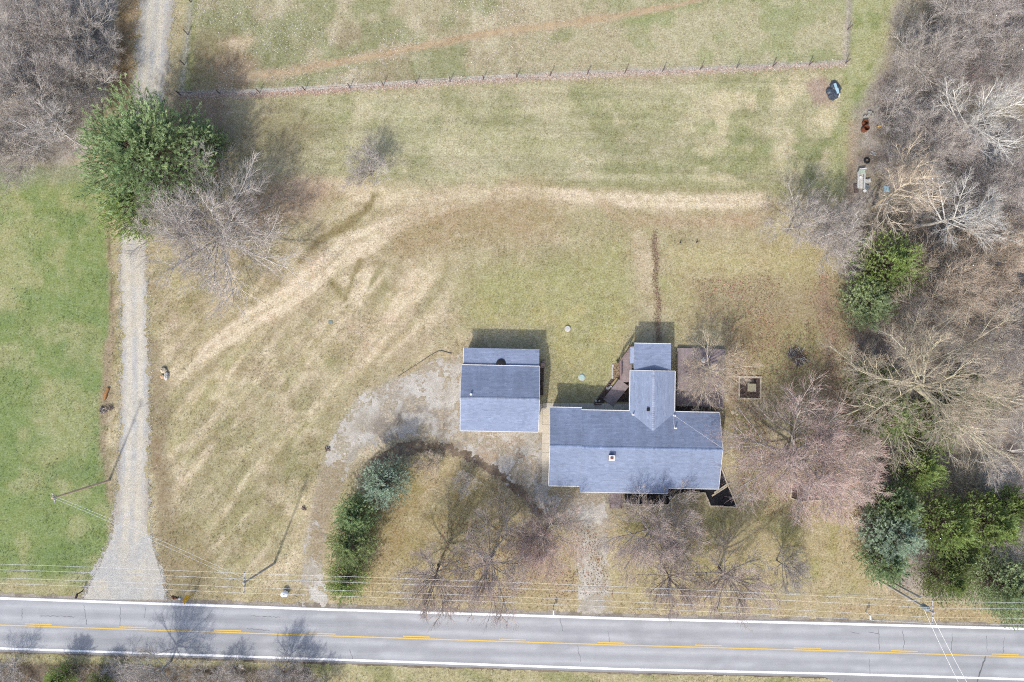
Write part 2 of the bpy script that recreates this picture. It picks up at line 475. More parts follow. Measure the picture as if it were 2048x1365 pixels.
# paddock
PAD = [(385, -60), (362, 190), (700, 170), (1200, 150), (1690, 128), (1702, -60)]
area(PAD, 5, C(184, 174, 138), 1, 4, 3, 41)
s_pad = sstep(6, -6, poly_sd(px, py, PAD))
blend(s_pad * sstep(.44, .64, fbm(x, y, 4.5, 43)) * .7 * sstep(1250, 500, px), C(146, 136, 100))
blend(s_pad * sstep(.5, .68, fbm(x, y * .35, 1.8, 45)) * .7 * sstep(1250, 900, px), C(208, 196, 164))
blend(s_pad * sstep(.48, .62, fbm(x, y, 3.5, 47)) * .6, C(142, 150, 98))
blend(s_pad * sstep(1150, 1400, px) * .55, C(192, 186, 146))
blend(s_pad * sstep(1150, 1350, px) * sstep(.5, .66, fbm(x, y, 2.6, 49)) * .7, C(160, 166, 112))
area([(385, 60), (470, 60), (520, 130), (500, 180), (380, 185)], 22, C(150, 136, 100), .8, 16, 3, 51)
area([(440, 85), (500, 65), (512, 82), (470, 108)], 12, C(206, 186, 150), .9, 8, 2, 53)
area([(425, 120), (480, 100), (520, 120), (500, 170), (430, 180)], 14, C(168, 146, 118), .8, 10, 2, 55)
band([(385, 0, 10), (370, 180, 8)], 8, C(150, 158, 96), .6, 8, 2, 56, .4)
band([(1240, 45, 12), (1320, 20, 12), (1420, 0, 10)], 10, C(140, 152, 86), .6, 10, 2, 57, .5)
PATHPX = [(500, 152, 10), (560, 148, 11), (640, 132, 10), (760, 110, 9), (880, 85, 9), (1010, 62, 10), (1150, 45, 9), (1260, 28, 8), (1350, 12, 6), (1430, -8, 4)]
band(PATHPX, 6, C(192, 172, 140), .85, 6, 1.6, 58)
# strip on the far side of the paddock and the verge towards the woods
area([(1702, -60), (1694, 130), (1720, 220), (1700, 400), (1650, 400), (1690, 140)], 12, C(170, 172, 118), .7, 14, 3, 59)
area([(1705, -60), (1800, -60), (1770, 100), (1740, 230), (1700, 250), (1690, 130)], 12, C(176, 178, 126), .85, 10, 3, 61)
blend(sstep(14, -14, poly_sd(px, py, [(1705, -60), (1790, -60), (1760, 100), (1720, 230), (1690, 230), (1690, 130)])) * sstep(.5, .64, fbm(x, y, 2.2, 63)) * .6, C(134, 150, 84))
# fence strips
FEN_S = [(362, 190, 6), (520, 186, 6), (700, 176, 6), (900, 163, 5), (1100, 153, 5), (1400, 141, 5), (1690, 127, 5)]
band(FEN_S, 3, C(200, 184, 172), .95, 4, 1.0, 65)
band([(520, 190, 3), (700, 181, 3)], 3, C(200, 156, 132), .7, 3, 1.0, 66)
band([(1690, 128, 6), (1694, 60, 6), (1699, -40, 6)], 4, C(190, 178, 162), .8, 4, 1, 67)
band([(364, 190, 4), (374, 90, 4), (386, -20, 4)], 4, C(190, 182, 168), .7, 4, 1, 69)
# lawn on the far side of the lane
LAWN = [(-200, 325), (150, 330), (205, 360), (218, 470), (222, 640), (212, 780), (208, 900), (224, 1010), (205, 1130), (150, 1195), (-200, 1185)]
area(LAWN, 6, C(136, 153, 90), 1, 13, 1.5, 71)
s_l = sstep(8, -8, poly_sd(px, py, LAWN))
blend(s_l * sstep(.45, .66, fbm(x, y, 7, 73)) * .75, C(166, 168, 114))
blend(s_l * sstep(.52, .7, fbm(x, y, 3.2, 75)) * .55, C(178, 174, 124))
blend(s_l * sstep(.5, .68, fbm(x, y, 5, 77)) * .75, C(122, 144, 82))
area([(-200, 320), (160, 325), (200, 350), (120, 360), (-200, 372)], 20, C(162, 160, 140), .6, 14, 3, 78)
band([(-100, 1165, 16), (120, 1172, 12), (170, 1150, 10)], 14, C(186, 178, 138), .7, 12, 3, 79, .3)
band([(214, 420, 5), (222, 560, 5), (226, 640, 6), (215, 720, 8), (210, 800, 12), (205, 880, 6), (222, 1000, 8)], 6, C(168, 150, 122), .9, 6, 1.5, 81)
band([(216, 430, 1.2), (222, 560, 1.2), (225, 650, 1.2), (232, 690, 1.2)], 1.5, C(120, 104, 80), .8, 1, 1, 82)  # thin shadow strip painted into the ground colour at the lawn edge
# mowed straw tracks across the yard
TR1 = [(360, 760, 3), (420, 700, 14), (500, 640, 22), (580, 595, 24), (640, 545, 26), (700, 490, 26), (770, 458, 20), (850, 428, 16), (930, 398, 18), (1040, 384, 16), (1130, 390, 14), (1200, 396, 14), (1300, 402, 18), (1420, 405, 16), (1530, 400, 16)]
band([(q[0], q[1], q[2] * 1.6) for q in TR1], 14, C(176, 160, 122), .4, 12, 2.2, 183)
band([(q[0], q[1], q[2] * 1.15) for q in TR1], 9, C(216, 199, 164), .6, 9, 1.6, 83, .3)
for _o, _w in ((-.55, .34), (.5, .38)):
    band([(q[0] + _o * q[2] * .6, q[1] + _o * q[2] * .8, q[2] * _w) for q in TR1], 3.5, C(230, 213, 180), .8, 5, 1.0, 84 + int(_o * 10), .4)
band([(600, 372, 14), (680, 372, 16), (760, 395, 22), (860, 400, 18), (950, 385, 10)], 12, C(218, 201, 166), .85, 9, 1.4, 84, .5)
band([(640, 380, 26), (560, 400, 40), (480, 430, 40)], 26, C(188, 162, 132), .85, 20, 3, 85)
band([(690, 520, 12), (740, 500, 12), (770, 480, 8)], 4, C(220, 203, 168), .9, 5, 1.3, 86)
band([(690, 560, 10), (715, 600, 12), (740, 540, 8)], 4, C(222, 205, 170), .9, 5, 1.3, 87)
band([(750, 390, 8), (735, 420, 8), (690, 455, 8), (640, 480, 8), (600, 520, 7)], 4, C(146, 132, 88), .85, 5, 1.4, 88)
band([(660, 560, 5), (680, 585, 5), (690, 600, 5), (720, 520, 5)], 3, C(150, 138, 92), .8, 4, 1.3, 89)
band([(1060, 430, 60), (930, 440, 46), (820, 480, 40)], 40, C(176, 154, 114), .75, 24, 4, 90)
band([(1200, 405, 8), (1240, 440, 10), (1320, 445, 12), (1500, 440, 14)], 14, C(190, 164, 130), .7, 10, 2.5, 91)
band([(1280, 470, 14), (1286, 520, 14), (1290, 575, 14)], 8, C(204, 186, 152), .75, 8, 2, 92)
band([(1310, 465, 4), (1308, 492, 4), (1314, 524, 5), (1310, 560, 4), (1318, 600, 6), (1314, 640, 5), (1319, 682, 7)], 5, C(148, 128, 106), .65, 4, 1.2, 93)
band([(1330, 560, 10), (1335, 600, 10)], 8, C(160, 164, 96), .5, 8, 2, 94)
area([(1070, 490), (1130, 490), (1150, 545), (1080, 550)], 16, C(156, 148, 108), .6, 12, 2, 95)
area([(930, 560), (1250, 480), (1270, 640), (1230, 800), (1100, 800), (1095, 640), (940, 650)], 40, C(170, 168, 108), .7, 26, 4, 96)
blend(sstep(.5, .66, fbm(x, y, 2.4, 97)) * .55 * sstep(30, -30, poly_sd(px, py, [(930, 600), (1260, 560), (1240, 810), (1090, 810)])), C(192, 180, 120))
area([(1330, 490), (1660, 500), (1650, 660), (1340, 680)], 30, C(184, 172, 124), .8, 20, 4, 98)
area([(1345, 500), (1620, 510), (1500, 560), (1350, 560)], 30, C(196, 182, 134), .6, 20, 3, 99)
area([(1380, 570), (1680, 560), (1690, 820), (1560, 800), (1460, 640), (1380, 640)], 36, C(164, 146, 116), .65, 26, 3, 100)
band([(1645, 560, 10), (1655, 660, 12), (1655, 780, 12)], 14, C(168, 140, 122), .6, 10, 2, 101)
area([(1470, 640), (1660, 640), (1640, 760), (1560, 800), (1480, 740)], 24, C(168, 162, 100), .5, 20, 3, 102)
area([(1440, 690), (1480, 640), (1560, 640), (1500, 760), (1450, 850)], 24, C(164, 138, 104), .5, 20, 3, 103)
area([(1230, 1020), (1480, 1000), (1720, 1040), (1720, 1180), (1250, 1180)], 30, C(184, 170, 124), .75, 20, 4, 104)
blend(sstep(.48, .64, fbm(x, y, 3, 105)) * .6 * sstep(30, -30, poly_sd(px, py, [(1240, 1020), (1720, 1030), (1720, 1190), (1240, 1190)])), C(164, 158, 96))
area([(740, 930), (900, 905), (1010, 960), (1080, 1030), (1150, 1080), (1150, 1200), (680, 1200), (740, 1080)], 16, C(184, 168, 124), .8, 14, 3, 106)
blend(sstep(.48, .64, fbm(x, y, 3, 107)) * .55 * sstep(20, -20, poly_sd(px, py, [(740, 930), (1000, 950), (1150, 1200), (680, 1200)])), C(160, 146, 92))
area([(740, 1000), (800, 980), (820, 1080), (760, 1180), (700, 1190)], 24, C(164, 144, 100), .5, 16, 3, 108)
area([(1030, 1110), (1150, 1100), (1150, 1200), (1030, 1200)], 24, C(176, 156, 128), .4, 20, 2, 109)
for _L in ([(628, 1200, 26), (625, 1150, 20), (630, 1080, 18), (645, 1010, 20), (675, 930, 28), (705, 870, 34), (745, 815, 34), (790, 785, 30), (850, 770, 24)], [(1190, 1228, 34), (1188, 1170, 32), (1183, 1110, 32), (1180, 1050, 36), (1185, 1010, 34)]):
    band(_L, 8, C(184, 175, 158), .7, 8, 2, 117)
band([(628, 1110, 16), (645, 1010, 20), (672, 940, 24)], 10, C(170, 154, 124), .85, 8, 1.6, 120)
area([(760, 780), (830, 742), (880, 715), (928, 712), (928, 860), (1085, 862), (1098, 880), (1100, 985), (1165, 985), (1220, 990), (1222, 1060), (1150, 1075), (1110, 1040), (1050, 1000), (990, 948), (930, 905), (860, 880), (790, 880), (730, 900), (700, 880)], 10, C(182, 170, 150), .8, 10, 2, 118)
band([(735, 945, 8), (755, 920, 12), (800, 900, 16), (850, 890, 16), (900, 896, 14), (950, 918, 13), (1000, 950, 12), (1040, 985, 10), (1085, 1030, 8)], 8, C(150, 136, 112), .8, 8, 1.2, 119)
# ditch side of the lane
band([(300, 690, 14), (318, 760, 18), (318, 900, 18), (330, 1000, 18), (335, 1100, 24), (340, 1180, 24)], 10, C(158, 142, 112), .75, 10, 2, 110)
band([(306, 880, 8), (320, 960, 10), (330, 1020, 10)], 6, C(160, 138, 106), .5, 8, 1.2, 111, .4)
area([(330, 1040), (420, 1060), (420, 1190), (345, 1195)], 24, C(152, 138, 98), .7, 18, 2, 112)
band([(300, 560, 20), (330, 640, 20)], 20, C(176, 160, 130), .5, 12, 3, 113)
# lane verge near the woods at the far end
band([(258, -20, 26), (245, 100, 24), (235, 190, 24)], 10, C(176, 150, 112), .95, 10, 2, 114)
band([(250, 20, 8), (240, 160, 8)], 5, C(140, 116, 84), .6, 6, 1, 115, .5)
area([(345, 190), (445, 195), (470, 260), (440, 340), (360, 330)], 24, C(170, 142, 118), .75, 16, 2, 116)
# wood floors
WOODR = [(1800, -60), (1790, 60), (1770, 130), (1715, 220), (1705, 300), (1700, 400), (1640, 440), (1690, 560), (1705, 700), (1715, 850), (1720, 990), (1735, 1110), (1790, 1170), (1860, 1195), (2300, 1225), (2300, -60)]
area(WOODR, 16, C(174, 164, 153), .95, 16, 3, 121)
s_w = sstep(10, -20, poly_sd(px, py, WOODR))
blend(s_w * sstep(.5, .66, fbm(x, y, 3.6, 123)) * .7, C(172, 158, 138))
blend(s_w * sstep(.5, .66, fbm(x, y, 2.6, 125)) * .7, C(132, 118, 108))
blend(s_w * sstep(.52, .68, fbm(x, y, 4.6, 127)) * .5, C(148, 138, 98))
WOODL = [(-300, -60), (245, -60), (225, 100), (215, 190), (180, 240), (170, 310), (120, 330), (-300, 322)]
area(WOODL, 12, C(182, 173, 160), .95, 12, 3, 131)
s_w = sstep(10, -20, poly_sd(px, py, WOODL))
blend(s_w * sstep(.5, .66, fbm(x, y, 3.6, 133)) * .7, C(176, 168, 148))
blend(s_w * sstep(.5, .66, fbm(x, y, 2.6, 135)) * .6, C(122, 110, 98))
band([(1705, 250, 10), (1702, 330, 10), (1700, 400, 8)], 8, C(186, 162, 138), .7, 8, 1.5, 137)
area([(1612, 165), (1650, 155), (1668, 185), (1660, 212), (1628, 205)], 10, C(178, 156, 138), .9, 8, 1.5, 139)
# roadside verges
band([(-200, 1172, 14), (300, 1190, 10), (700, 1190, 18), (1200, 1205, 18), (1700, 1215, 18), (2200, 1238, 14)], 10, C(184, 168, 126), .6, 10, 2, 141)
band([(1680, 1218, 8), (1850, 1224, 12), (2048, 1238, 12), (2200, 1242, 12)], 8, C(188, 168, 126), .75, 8, 1.5, 143)
SOUTH = [(-300, 1290), (640, 1325), (1240, 1345), (1700, 1356), (2300, 1372), (2300, 1700), (-300, 1700)]
area(SOUTH, 6, C(186, 176, 132), 1, 5, 2, 145)
s_s = sstep(6, -6, poly_sd(px, py, SOUTH))
blend(s_s * sstep(.48, .64, fbm(x, y, 2.6, 147)) * .7, C(150, 152, 98))
area([(-300, 1318), (180, 1328), (620, 1338), (640, 1365), (660, 1700), (-300, 1700)], 6, C(126, 112, 96), .9, 5, 1.5, 149)
blend(sstep(.45, .6, fbm(x, y, 1.6, 151)) * .6 * sstep(4, -8, poly_sd(px, py, [(-300, 1318), (180, 1328), (620, 1338), (640, 1700), (-300, 1700)])), C(80, 70, 60))
area([(560, 1340), (600, 1335), (625, 1350), (620, 1400), (560, 1400)], 8, C(84, 72, 66), .8, 5, 1.5, 153)

_l = (gc @ np.array([.25, .65, .10]))[:, None]; gc = (_l + (gc - _l) * .88) * np.array([.995, .995, 1.0])
_far = (np.abs(x) > 80) | (np.abs(y) > 56); gc[_far] = C(178, 168, 134)      # fields beyond the yard
ni, nj = len(gx), len(gy)
ii, jj = np.meshgrid(np.arange(ni - 1), np.arange(nj - 1))
a = (jj * ni + ii).ravel()
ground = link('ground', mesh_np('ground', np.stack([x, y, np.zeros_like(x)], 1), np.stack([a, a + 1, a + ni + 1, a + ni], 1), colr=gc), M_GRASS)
tag(ground, kind='structure')

# ------------------------------------------------------------------ ragged ground patches built from small cells
def patch(name, bounds, cell, z, mat, sdf, colf, rag=6.0, sc=1.6, seed=0, holes=None, kind='structure', parent=None):
    (x0, y0, x1, y1) = bounds
    a0 = P(x0, y1); a1 = P(x1, y0)
    xs = np.arange(a0.x, a1.x, cell); ys = np.arange(a0.y, a1.y, cell)
    XX, YY = np.meshgrid(xs, ys)
    cx, cy = XX[:-1, :-1] + cell / 2, YY[:-1, :-1] + cell / 2
    qx, qy = to_px(cx, cy)
    d = sdf(qx, qy) + (fbm(cx, cy, sc, seed + 900) - .5) * 2 * rag + (fbm(cx, cy, .35, seed + 950, 2) - .5) * rag * .8
    keep = d < 0
    if holes is not None: keep &= holes(cx, cy, qx, qy, d)
    n = len(xs)
    jj, ii = np.nonzero(keep)
    q = np.stack([jj * n + ii, jj * n + ii + 1, (jj + 1) * n + ii + 1, (jj + 1) * n + ii], 1)
    used, inv = np.unique(q, return_inverse=True)
    q = inv.reshape(-1, 4)
    vx, vy = XX.ravel()[used], YY.ravel()[used]
    vpx, vpy = to_px(vx, vy)
    cc = colf(vx, vy, vpx, vpy)
    o = link(name, mesh_np(name, np.stack([vx, vy, np.full_like(vx, z)], 1), q, colr=cc), mat, parent)
    if kind: o['kind'] = kind
    return o
def mixn(a, b, m): m = np.clip(m, 0, 1)[:, None]; return a * (1 - m) + np.asarray(b)[None, :] * m
def flat(c, n): return np.tile(np.asarray(c), (n, 1))

# gravel lane
LANE = [(318, -60, 33), (315, 0, 33), (308, 60, 33), (304, 130, 32), (298, 190, 30), (285, 300, 28), (268, 420, 26), (266, 520, 25), (268, 600, 26), (270, 680, 26), (270, 780, 27), (270, 860, 28), (266, 960, 30), (264, 1030, 34), (262, 1080, 40), (258, 1130, 58), (254, 1170, 74), (250, 1200, 84)]
def lane_col(vx, vy, qx, qy):
    c = flat(C(194, 193, 188), len(vx))
    xs = np.array([p[0] for p in LANE]); ys = np.array([p[1] for p in LANE])
    off = qx - np.interp(qy, ys, xs)
    w = sstep(8, 3, np.abs(np.abs(off) - 11)) * .95
    c = mixn(c, C(214, 208, 193), w * sstep(1150, 1000, qy))
    c = mixn(c, C(206, 199, 182), .5 * sstep(.45, .62, fbm(vx, vy, 3, 7)))
    c = mixn(c, C(206, 196, 172), .35 * sstep(.55, .7, fbm(vx, vy, 1.6, 9)))
    c = mixn(c, C(168, 156, 136), sstep(18, 30, np.abs(off)) * .45 * (qy < 1050))
    return c
patch('gravel_lane', (130, -60, 350, 1200), .15, .012, M_GRAVEL, lambda a, b: line_sd(a, b, LANE), lane_col, 11, .9, 1)

# loop driveway
DRV_L = [[(628, 1200, 26), (625, 1150, 20), (630, 1080, 18), (645, 1010, 20), (675, 930, 28), (705, 870, 34), (745, 815, 34), (790, 785, 30), (850, 770, 24)],
         [(1190, 1228, 34), (1188, 1170, 32), (1183, 1110, 32), (1180, 1050, 36), (1185, 1010, 34)]]
DRV_A = [(760, 780), (830, 742), (880, 715), (928, 712), (928, 860), (1085, 862), (1098, 880), (1100, 985), (1165, 985), (1220, 990), (1222, 1060), (1150, 1075), (1110, 1040), (1050, 1000), (990, 948), (930, 905), (860, 880), (790, 880), (730, 900), (700, 880)]
def drv_sd(a, b):
    return np.minimum(np.minimum(line_sd(a, b, DRV_L[0]), line_sd(a, b, DRV_L[1])), poly_sd(a, b, DRV_A))
def drv_col(vx, vy, qx, qy):
    c = flat(C(198, 192, 181), len(vx))
    c = mixn(c, C(168, 160, 142), sstep(.46, .62, fbm(vx, vy, 2.6, 12)) * .6)
    c = mixn(c, C(182, 156, 124), sstep(.5, .62, fbm(vx, vy, 1.8, 14)) * .7 * sstep(740, 900, qx) * sstep(60, 0, np.abs(qy - 910)))
    c = mixn(c, C(142, 132, 118), sstep(40, 8, line_sd(qx, qy, [(770, 860, 10), (830, 845, 16), (900, 870, 14)])) * .75)
    c = mixn(c, C(148, 136, 112), sstep(.44, .6, fbm(vx, vy, 1.4, 16)) * .8 * sstep(20, 0, line_sd(qx, qy, [(640, 1060, 10), (660, 960, 16)])))
    c = mixn(c, C(212, 208, 200), sstep(.52, .66, fbm(vx, vy, 2, 18)) * .6)
    return c
def drv_hole(cx, cy, qx, qy, d):
    h = fbm(cx, cy, 1.5, 404) + .35 * (vn(cx, cy, .3, 405) - .5)
    lim = .605 - .10 * sstep(-26, 0, d) - .16 * sstep(25, 0, line_sd(qx, qy, [(632, 1090, 8), (645, 1020, 10), (666, 955, 14)])) - .05 * ((qx > 930) & (qy > 880) & (qy < 1080))
    return h < lim
patch('driveway', (590, 700, 1240, 1230), .15, .010, M_GRAVEL, drv_sd, drv_col, 7, 1.5, 3, drv_hole)
# muddy wheel track on the inside of the loop
MUD = [(735, 945, 5), (755, 920, 9), (800, 900, 12), (850, 892, 12), (900, 898, 10), (950, 918, 9), (1000, 950, 8), (1040, 985, 7), (1080, 1028, 6)]
patch('mud_track', (700, 860, 1110, 1060), .15, .016, M_GRAVEL, lambda a, b: line_sd(a, b, MUD),
      lambda vx, vy, qx, qy: mixn(flat(C(142, 127, 110), len(vx)), C(118, 102, 86), sstep(.45, .6, fbm(vx, vy, 1.0, 22)) * .7), 9, 1.3, 5,
      holes=lambda cx, cy, qx, qy, d: fbm(cx, cy, .8, 77) + .3 * (vn(cx, cy, .3, 78) - .5) < .68 - .26 * sstep(-7, 0, d))
# trodden dirt path in the paddock
patch('dirt_path', (480, -40, 1450, 180), .18, .006, M_GRAVEL, lambda a, b: line_sd(a, b, [(p[0], p[1], p[2] * .62) for p in PATHPX]),
      lambda vx, vy, qx, qy: mixn(flat(C(192, 172, 140), len(vx)), C(180, 156, 124), sstep(.5, .62, fbm(vx, vy, 1.2, 24)) * .6), 5, 1.2, 6)

# ------------------------------------------------------------------ road
RN = [(-700, 1172), (-200, 1190), (0, 1197), (640, 1219), (1240, 1237.5), (1680, 1248), (2048, 1258), (2500, 1271), (3000, 1285)]
RC = [(-700, 1225), (-200, 1242), (0, 1249), (640, 1270), (1240, 1289), (1680, 1301), (2048, 1313), (2500, 1327), (3000, 1341)]
RS = [(-700, 1274), (-200, 1290), (0, 1297), (640, 1318.5), (1240, 1338.5), (1680, 1348), (2048, 1359), (2500, 1372), (3000, 1386)]
def yat(L, q): return np.interp(q, [p[0] for p in L], [p[1] for p in L])
def road_sheet():
    xs = np.linspace(-700, 3000, 620)
    fr = np.linspace(0, 1, 25)
    V = []; cc = []
    for t in xs:
        n = float(yat(RN, t)) - 3.5 - 1.6 * fbm(np.array([t * .06]), np.array([0.3]), 1.5, 31)[0]
        s = float(yat(RS, t)) + 5.5 + 2.0 * fbm(np.array([t * .06]), np.array([7.3]), 1.5, 33)[0]
        if t > 1650: s += 22 * min(1, (t - 1650) / 40)
        for f in fr:
            p = P(t, n + (s - n) * f); V.append((p.x, p.y, .020))
    V = np.array(V)
    qx, qy = to_px(V[:, 0], V[:, 1])
    n = yat(RN, qx); c0 = yat(RC, qx); s = yat(RS, qx)
    f1 = (qy - n) / (c0 - n); f2 = (qy - c0) / (s - c0)
    tr = np.zeros(len(V))
    for f in (f1, f2):
        for k in (.26, .76): tr = np.maximum(tr, np.exp(-((f - k) / .13) ** 2))
    cc = flat(C(172, 174, 178), len(V))
    cc = mixn(cc, C(194, 196, 199), tr * .95)
    cc = mixn(cc, C(158, 160, 164), sstep(.5, .64, fbm(V[:, 0] * .3, V[:, 1], 2.0, 37)) * .45)
    cc = mixn(cc, C(150, 148, 146), sstep(1, 4, np.maximum(n - qy, qy - s - 1)) * .7)
    m = len(fr)
    i, j = np.meshgrid(np.arange(len(xs) - 1), np.arange(m - 1), indexing='ij')
    b = (i * m + j).ravel()
    return V, np.stack([b, b + 1, b + m + 1, b + m], 1), cc
V, Q, cc = road_sheet()
road = link('road', mesh_np('road', V, Q[:, ::-1], colr=cc), M_ASPH)
tag(road, kind='structure')
def mat_paint(name, c, wear):
    m, nt, b = new_mat(name, 0.6)
    v = coords(nt, 'Object'); n = noise(nt, v, 6.0, 6, 0.75); n2 = noise(nt, v, 0.7, 4)
    ad = N(nt, 'ShaderNodeMath', operation='ADD'); nt.links.new(n.outputs[0], ad.inputs[0]); nt.links.new(n2.outputs[0], ad.inputs[1])
    cl = mixc(nt, mapr(nt, ad.outputs[0], 1.08, 1.3, 0.0, wear), tuple(float(k) for k in c), tuple(float(k) for k in C(176, 176, 178)))
    nt.links.new(cl, b.inputs['Base Color']); return m
M_PWHITE = mat_paint('worn_white_line', (.72, .72, .72), .8)
M_PYEL = mat_paint('worn_yellow_line', C(236, 200, 100), .55)
def strip(name, L, off0, off1, x0, x1, mat, z=.026, n=None, parent=road):
    n = n or max(2, int((x1 - x0) / 14)); V = []
    for t in np.linspace(x0, x1, n):
        yy = float(yat(L, t)); j = random.uniform(-.25, .25)
        for o in (off0, off1):
            p = P(t, yy + o + j * .5); V.append((p.x, p.y, z))
    Q = [(2 * i, 2 * i + 1, 2 * i + 3, 2 * i + 2) for i in range(n - 1)]
    return link(name, mesh_np(name, V, np.array(Q)[:, ::-1]), mat, parent)
strip('edge_line', RN, -2.2, 2.2, -700, 3000, M_PWHITE)
strip('edge_line', RS, -2.1, 2.1, -700, 3000, M_PWHITE)
strip('centre_line', RC, .2, 2.4, -700, 3000, M_PYEL)
for s in (-337, -143, 50, 239, 428, 617, 806, 998, 1195, 1390, 1587, 1782, 1983, 2180):
    strip('centre_dash', RC, -3.8, -1.7, s, s + 54, M_PYEL, n=6)
M_CRACK = mat_plain('crack', C(112, 112, 116), 0.95, 0.2)
def crack(pts, w=.045):
    V = []; L = []
    for (ax, ay), (bx, by) in zip(pts[:-1], pts[1:]):
        k = max(2, int(math.hypot(bx - ax, by - ay) / 4))
        for i in range(k): L.append((ax + (bx - ax) * i / k + random.uniform(-1.1, 1.1), ay + (by - ay) * i / k + random.uniform(-1.1, 1.1)))
    L.append(pts[-1])
    for i, q in enumerate(L):
        p = P(*q); nx = P(*L[min(i + 1, len(L) - 1)]) - P(*L[max(i - 1, 0)]); nn = Vector((-nx.y, nx.x, 0)).normalized() * w * random.uniform(.3, .7)
        V += [(p.x + nn.x, p.y + nn.y, .0235), (p.x - nn.x, p.y - nn.y, .0235)]
    Q = np.array([(2 * i, 2 * i + 1, 2 * i + 3, 2 * i + 2) for i in range(len(L) - 1)])
    me = mesh_np('crack', V, Q)
    link('crack', me, M_CRACK, road)
for pts in ([(168, 1210), (174, 1250)], [(241, 1212), (240, 1252)], [(290, 1214), (289, 1236)], [(45, 1218), (44, 1240)], [(80, 1232), (150, 1234)], [(62, 1275), (64, 1290)],
            [(1120, 1236), (1125, 1262)], [(1155, 1292), (1162, 1325)], [(1757, 1258), (1759, 1300)], [(1804, 1262), (1809, 1284), (1806, 1302)], [(1905, 1268), (1902, 1305)], [(1972, 1272), (1974, 1305)],
            [(2008, 1275), (2006, 1306)], [(1737, 1265), (1760, 1269)], [(1700, 1264), (1718, 1267)], [(495, 1258), (540, 1262)], [(500, 1232), (560, 1235)], [(1738, 1318), (1740, 1348)], [(1216, 1262), (1219, 1285)], [(700, 1300), (705, 1318)]):
    crack(pts)
crack([(1972, 1312), (1962, 1338), (1954, 1366)], .16)
# gravel shoulder on the yard side
def sh_sd(a, b):
    n = yat(RN, a) - 3.0
    return np.maximum(n - 8 - b, b - n - 3)
patch('road_shoulder', (-100, 1175, 2150, 1270), .15, .008, M_GRAVEL, sh_sd,
      lambda vx, vy, qx, qy: mixn(flat(C(170, 162, 150), len(vx)), C(132, 122, 108), sstep(.45, .6, fbm(vx, vy, 1.2, 27)) * .7), 4, 1.0, 9)
def sh2_sd(a, b):
    n = yat(RS, a) + 5
    return np.maximum(n - 3 - b, b - n - 5)
patch('road_shoulder', (-100, 1285, 1700, 1375), .15, .008, M_GRAVEL, sh2_sd,
      lambda vx, vy, qx, qy: mixn(flat(C(150, 138, 120), len(vx)), C(112, 100, 86), sstep(.45, .6, fbm(vx, vy, 1.2, 29)) * .7), 3, 1.0, 11)
#--PART2--
# ================================================================== BUILDINGS
def frame_of(px0, py0, rz):
    o = P(px0, py0); m = Matrix.Rotation(-rz, 3, 'Z')
    return o, (lambda a, b, h=0.0: m @ (P(a, b, h) - o))
RIDGE_C = C(132, 142, 164)
def slope(parent, e0, e1, r1, r0, th=.10, seed=1, deck_name='roof_slope', mat=M_SHINGLE, base=(144, 157, 183)):
    """one roof plane: a deck board and its shingle courses (e = eave, r = ridge)"""
    e0, e1, r1, r0 = map(Vector, (e0, e1, r1, r0))
    nrm = (e1 - e0).cross(r0 - e0)
    if nrm.length < 1e-6: nrm = (e1 - e0).cross(r1 - e0)
    nrm.normalize()
    if nrm.z < 0: nrm = -nrm
    rr = np.random.default_rng(seed)
    mb = MB()
    dn = nrm * th
    mb.add([e0 - dn, e1 - dn, r1 - dn, r0 - dn, e0, e1, r1, r0],
           [(3, 2, 1, 0), (4, 5, 6, 7), (0, 1, 5, 4), (1, 2, 6, 5), (2, 3, 7, 6), (3, 0, 4, 7)])
    deck = mb.build(deck_name, M_WHITE, parent)
    H = ((r0 + r1) / 2 - (e0 + e1) / 2).length
    nrow = max(2, int(H / .15)); V = []; Q = []; cc = []
    bc = C(*base)
    for j in range(nrow):
        t0 = j / nrow; t1 = min(1.0, (j + 1.15) / nrow)
        a0 = e0.lerp(r0, t0); a1 = e1.lerp(r1, t0); b0 = e0.lerp(r0, t1); b1 = e1.lerp(r1, t1)
        L = (a1 - a0).length
        n = max(1, int(L / .42)); cuts = (np.arange(n + 1) + (.5 if j % 2 else 0) + rr.uniform(-.25, .25, n + 1)) / n
        cuts = np.clip(cuts, 0, 1); cuts[0] = 0; cuts[-1] = 1
        rowk = rr.normal(1, .022)
        for k in range(n):
            u, w = cuts[k], cuts[k + 1]
            if w - u < 1e-4: continue
            i = len(V)
            f = .006 + rr.uniform(0, .004)
            V += [a0.lerp(a1, u) + nrm * f, a0.lerp(a1, w) + nrm * f, b0.lerp(b1, w) + nrm * .0015, b0.lerp(b1, u) + nrm * .0015,
                  a0.lerp(a1, u) + nrm * .0005, a0.lerp(a1, w) + nrm * .0005]
            Q += [(i, i + 1, i + 2, i + 3), (i + 4, i + 5, i + 1, i)]
            s = rr.normal(1, .06) * rowk
            cc += [bc * s] * 4 + [bc * s * .8] * 2
    sh = link('shingles', mesh_np('shingles', np.array(V), np.array(Q), colr=np.array(cc)), mat, deck)
    sh['kind'] = 'stuff'
    return deck
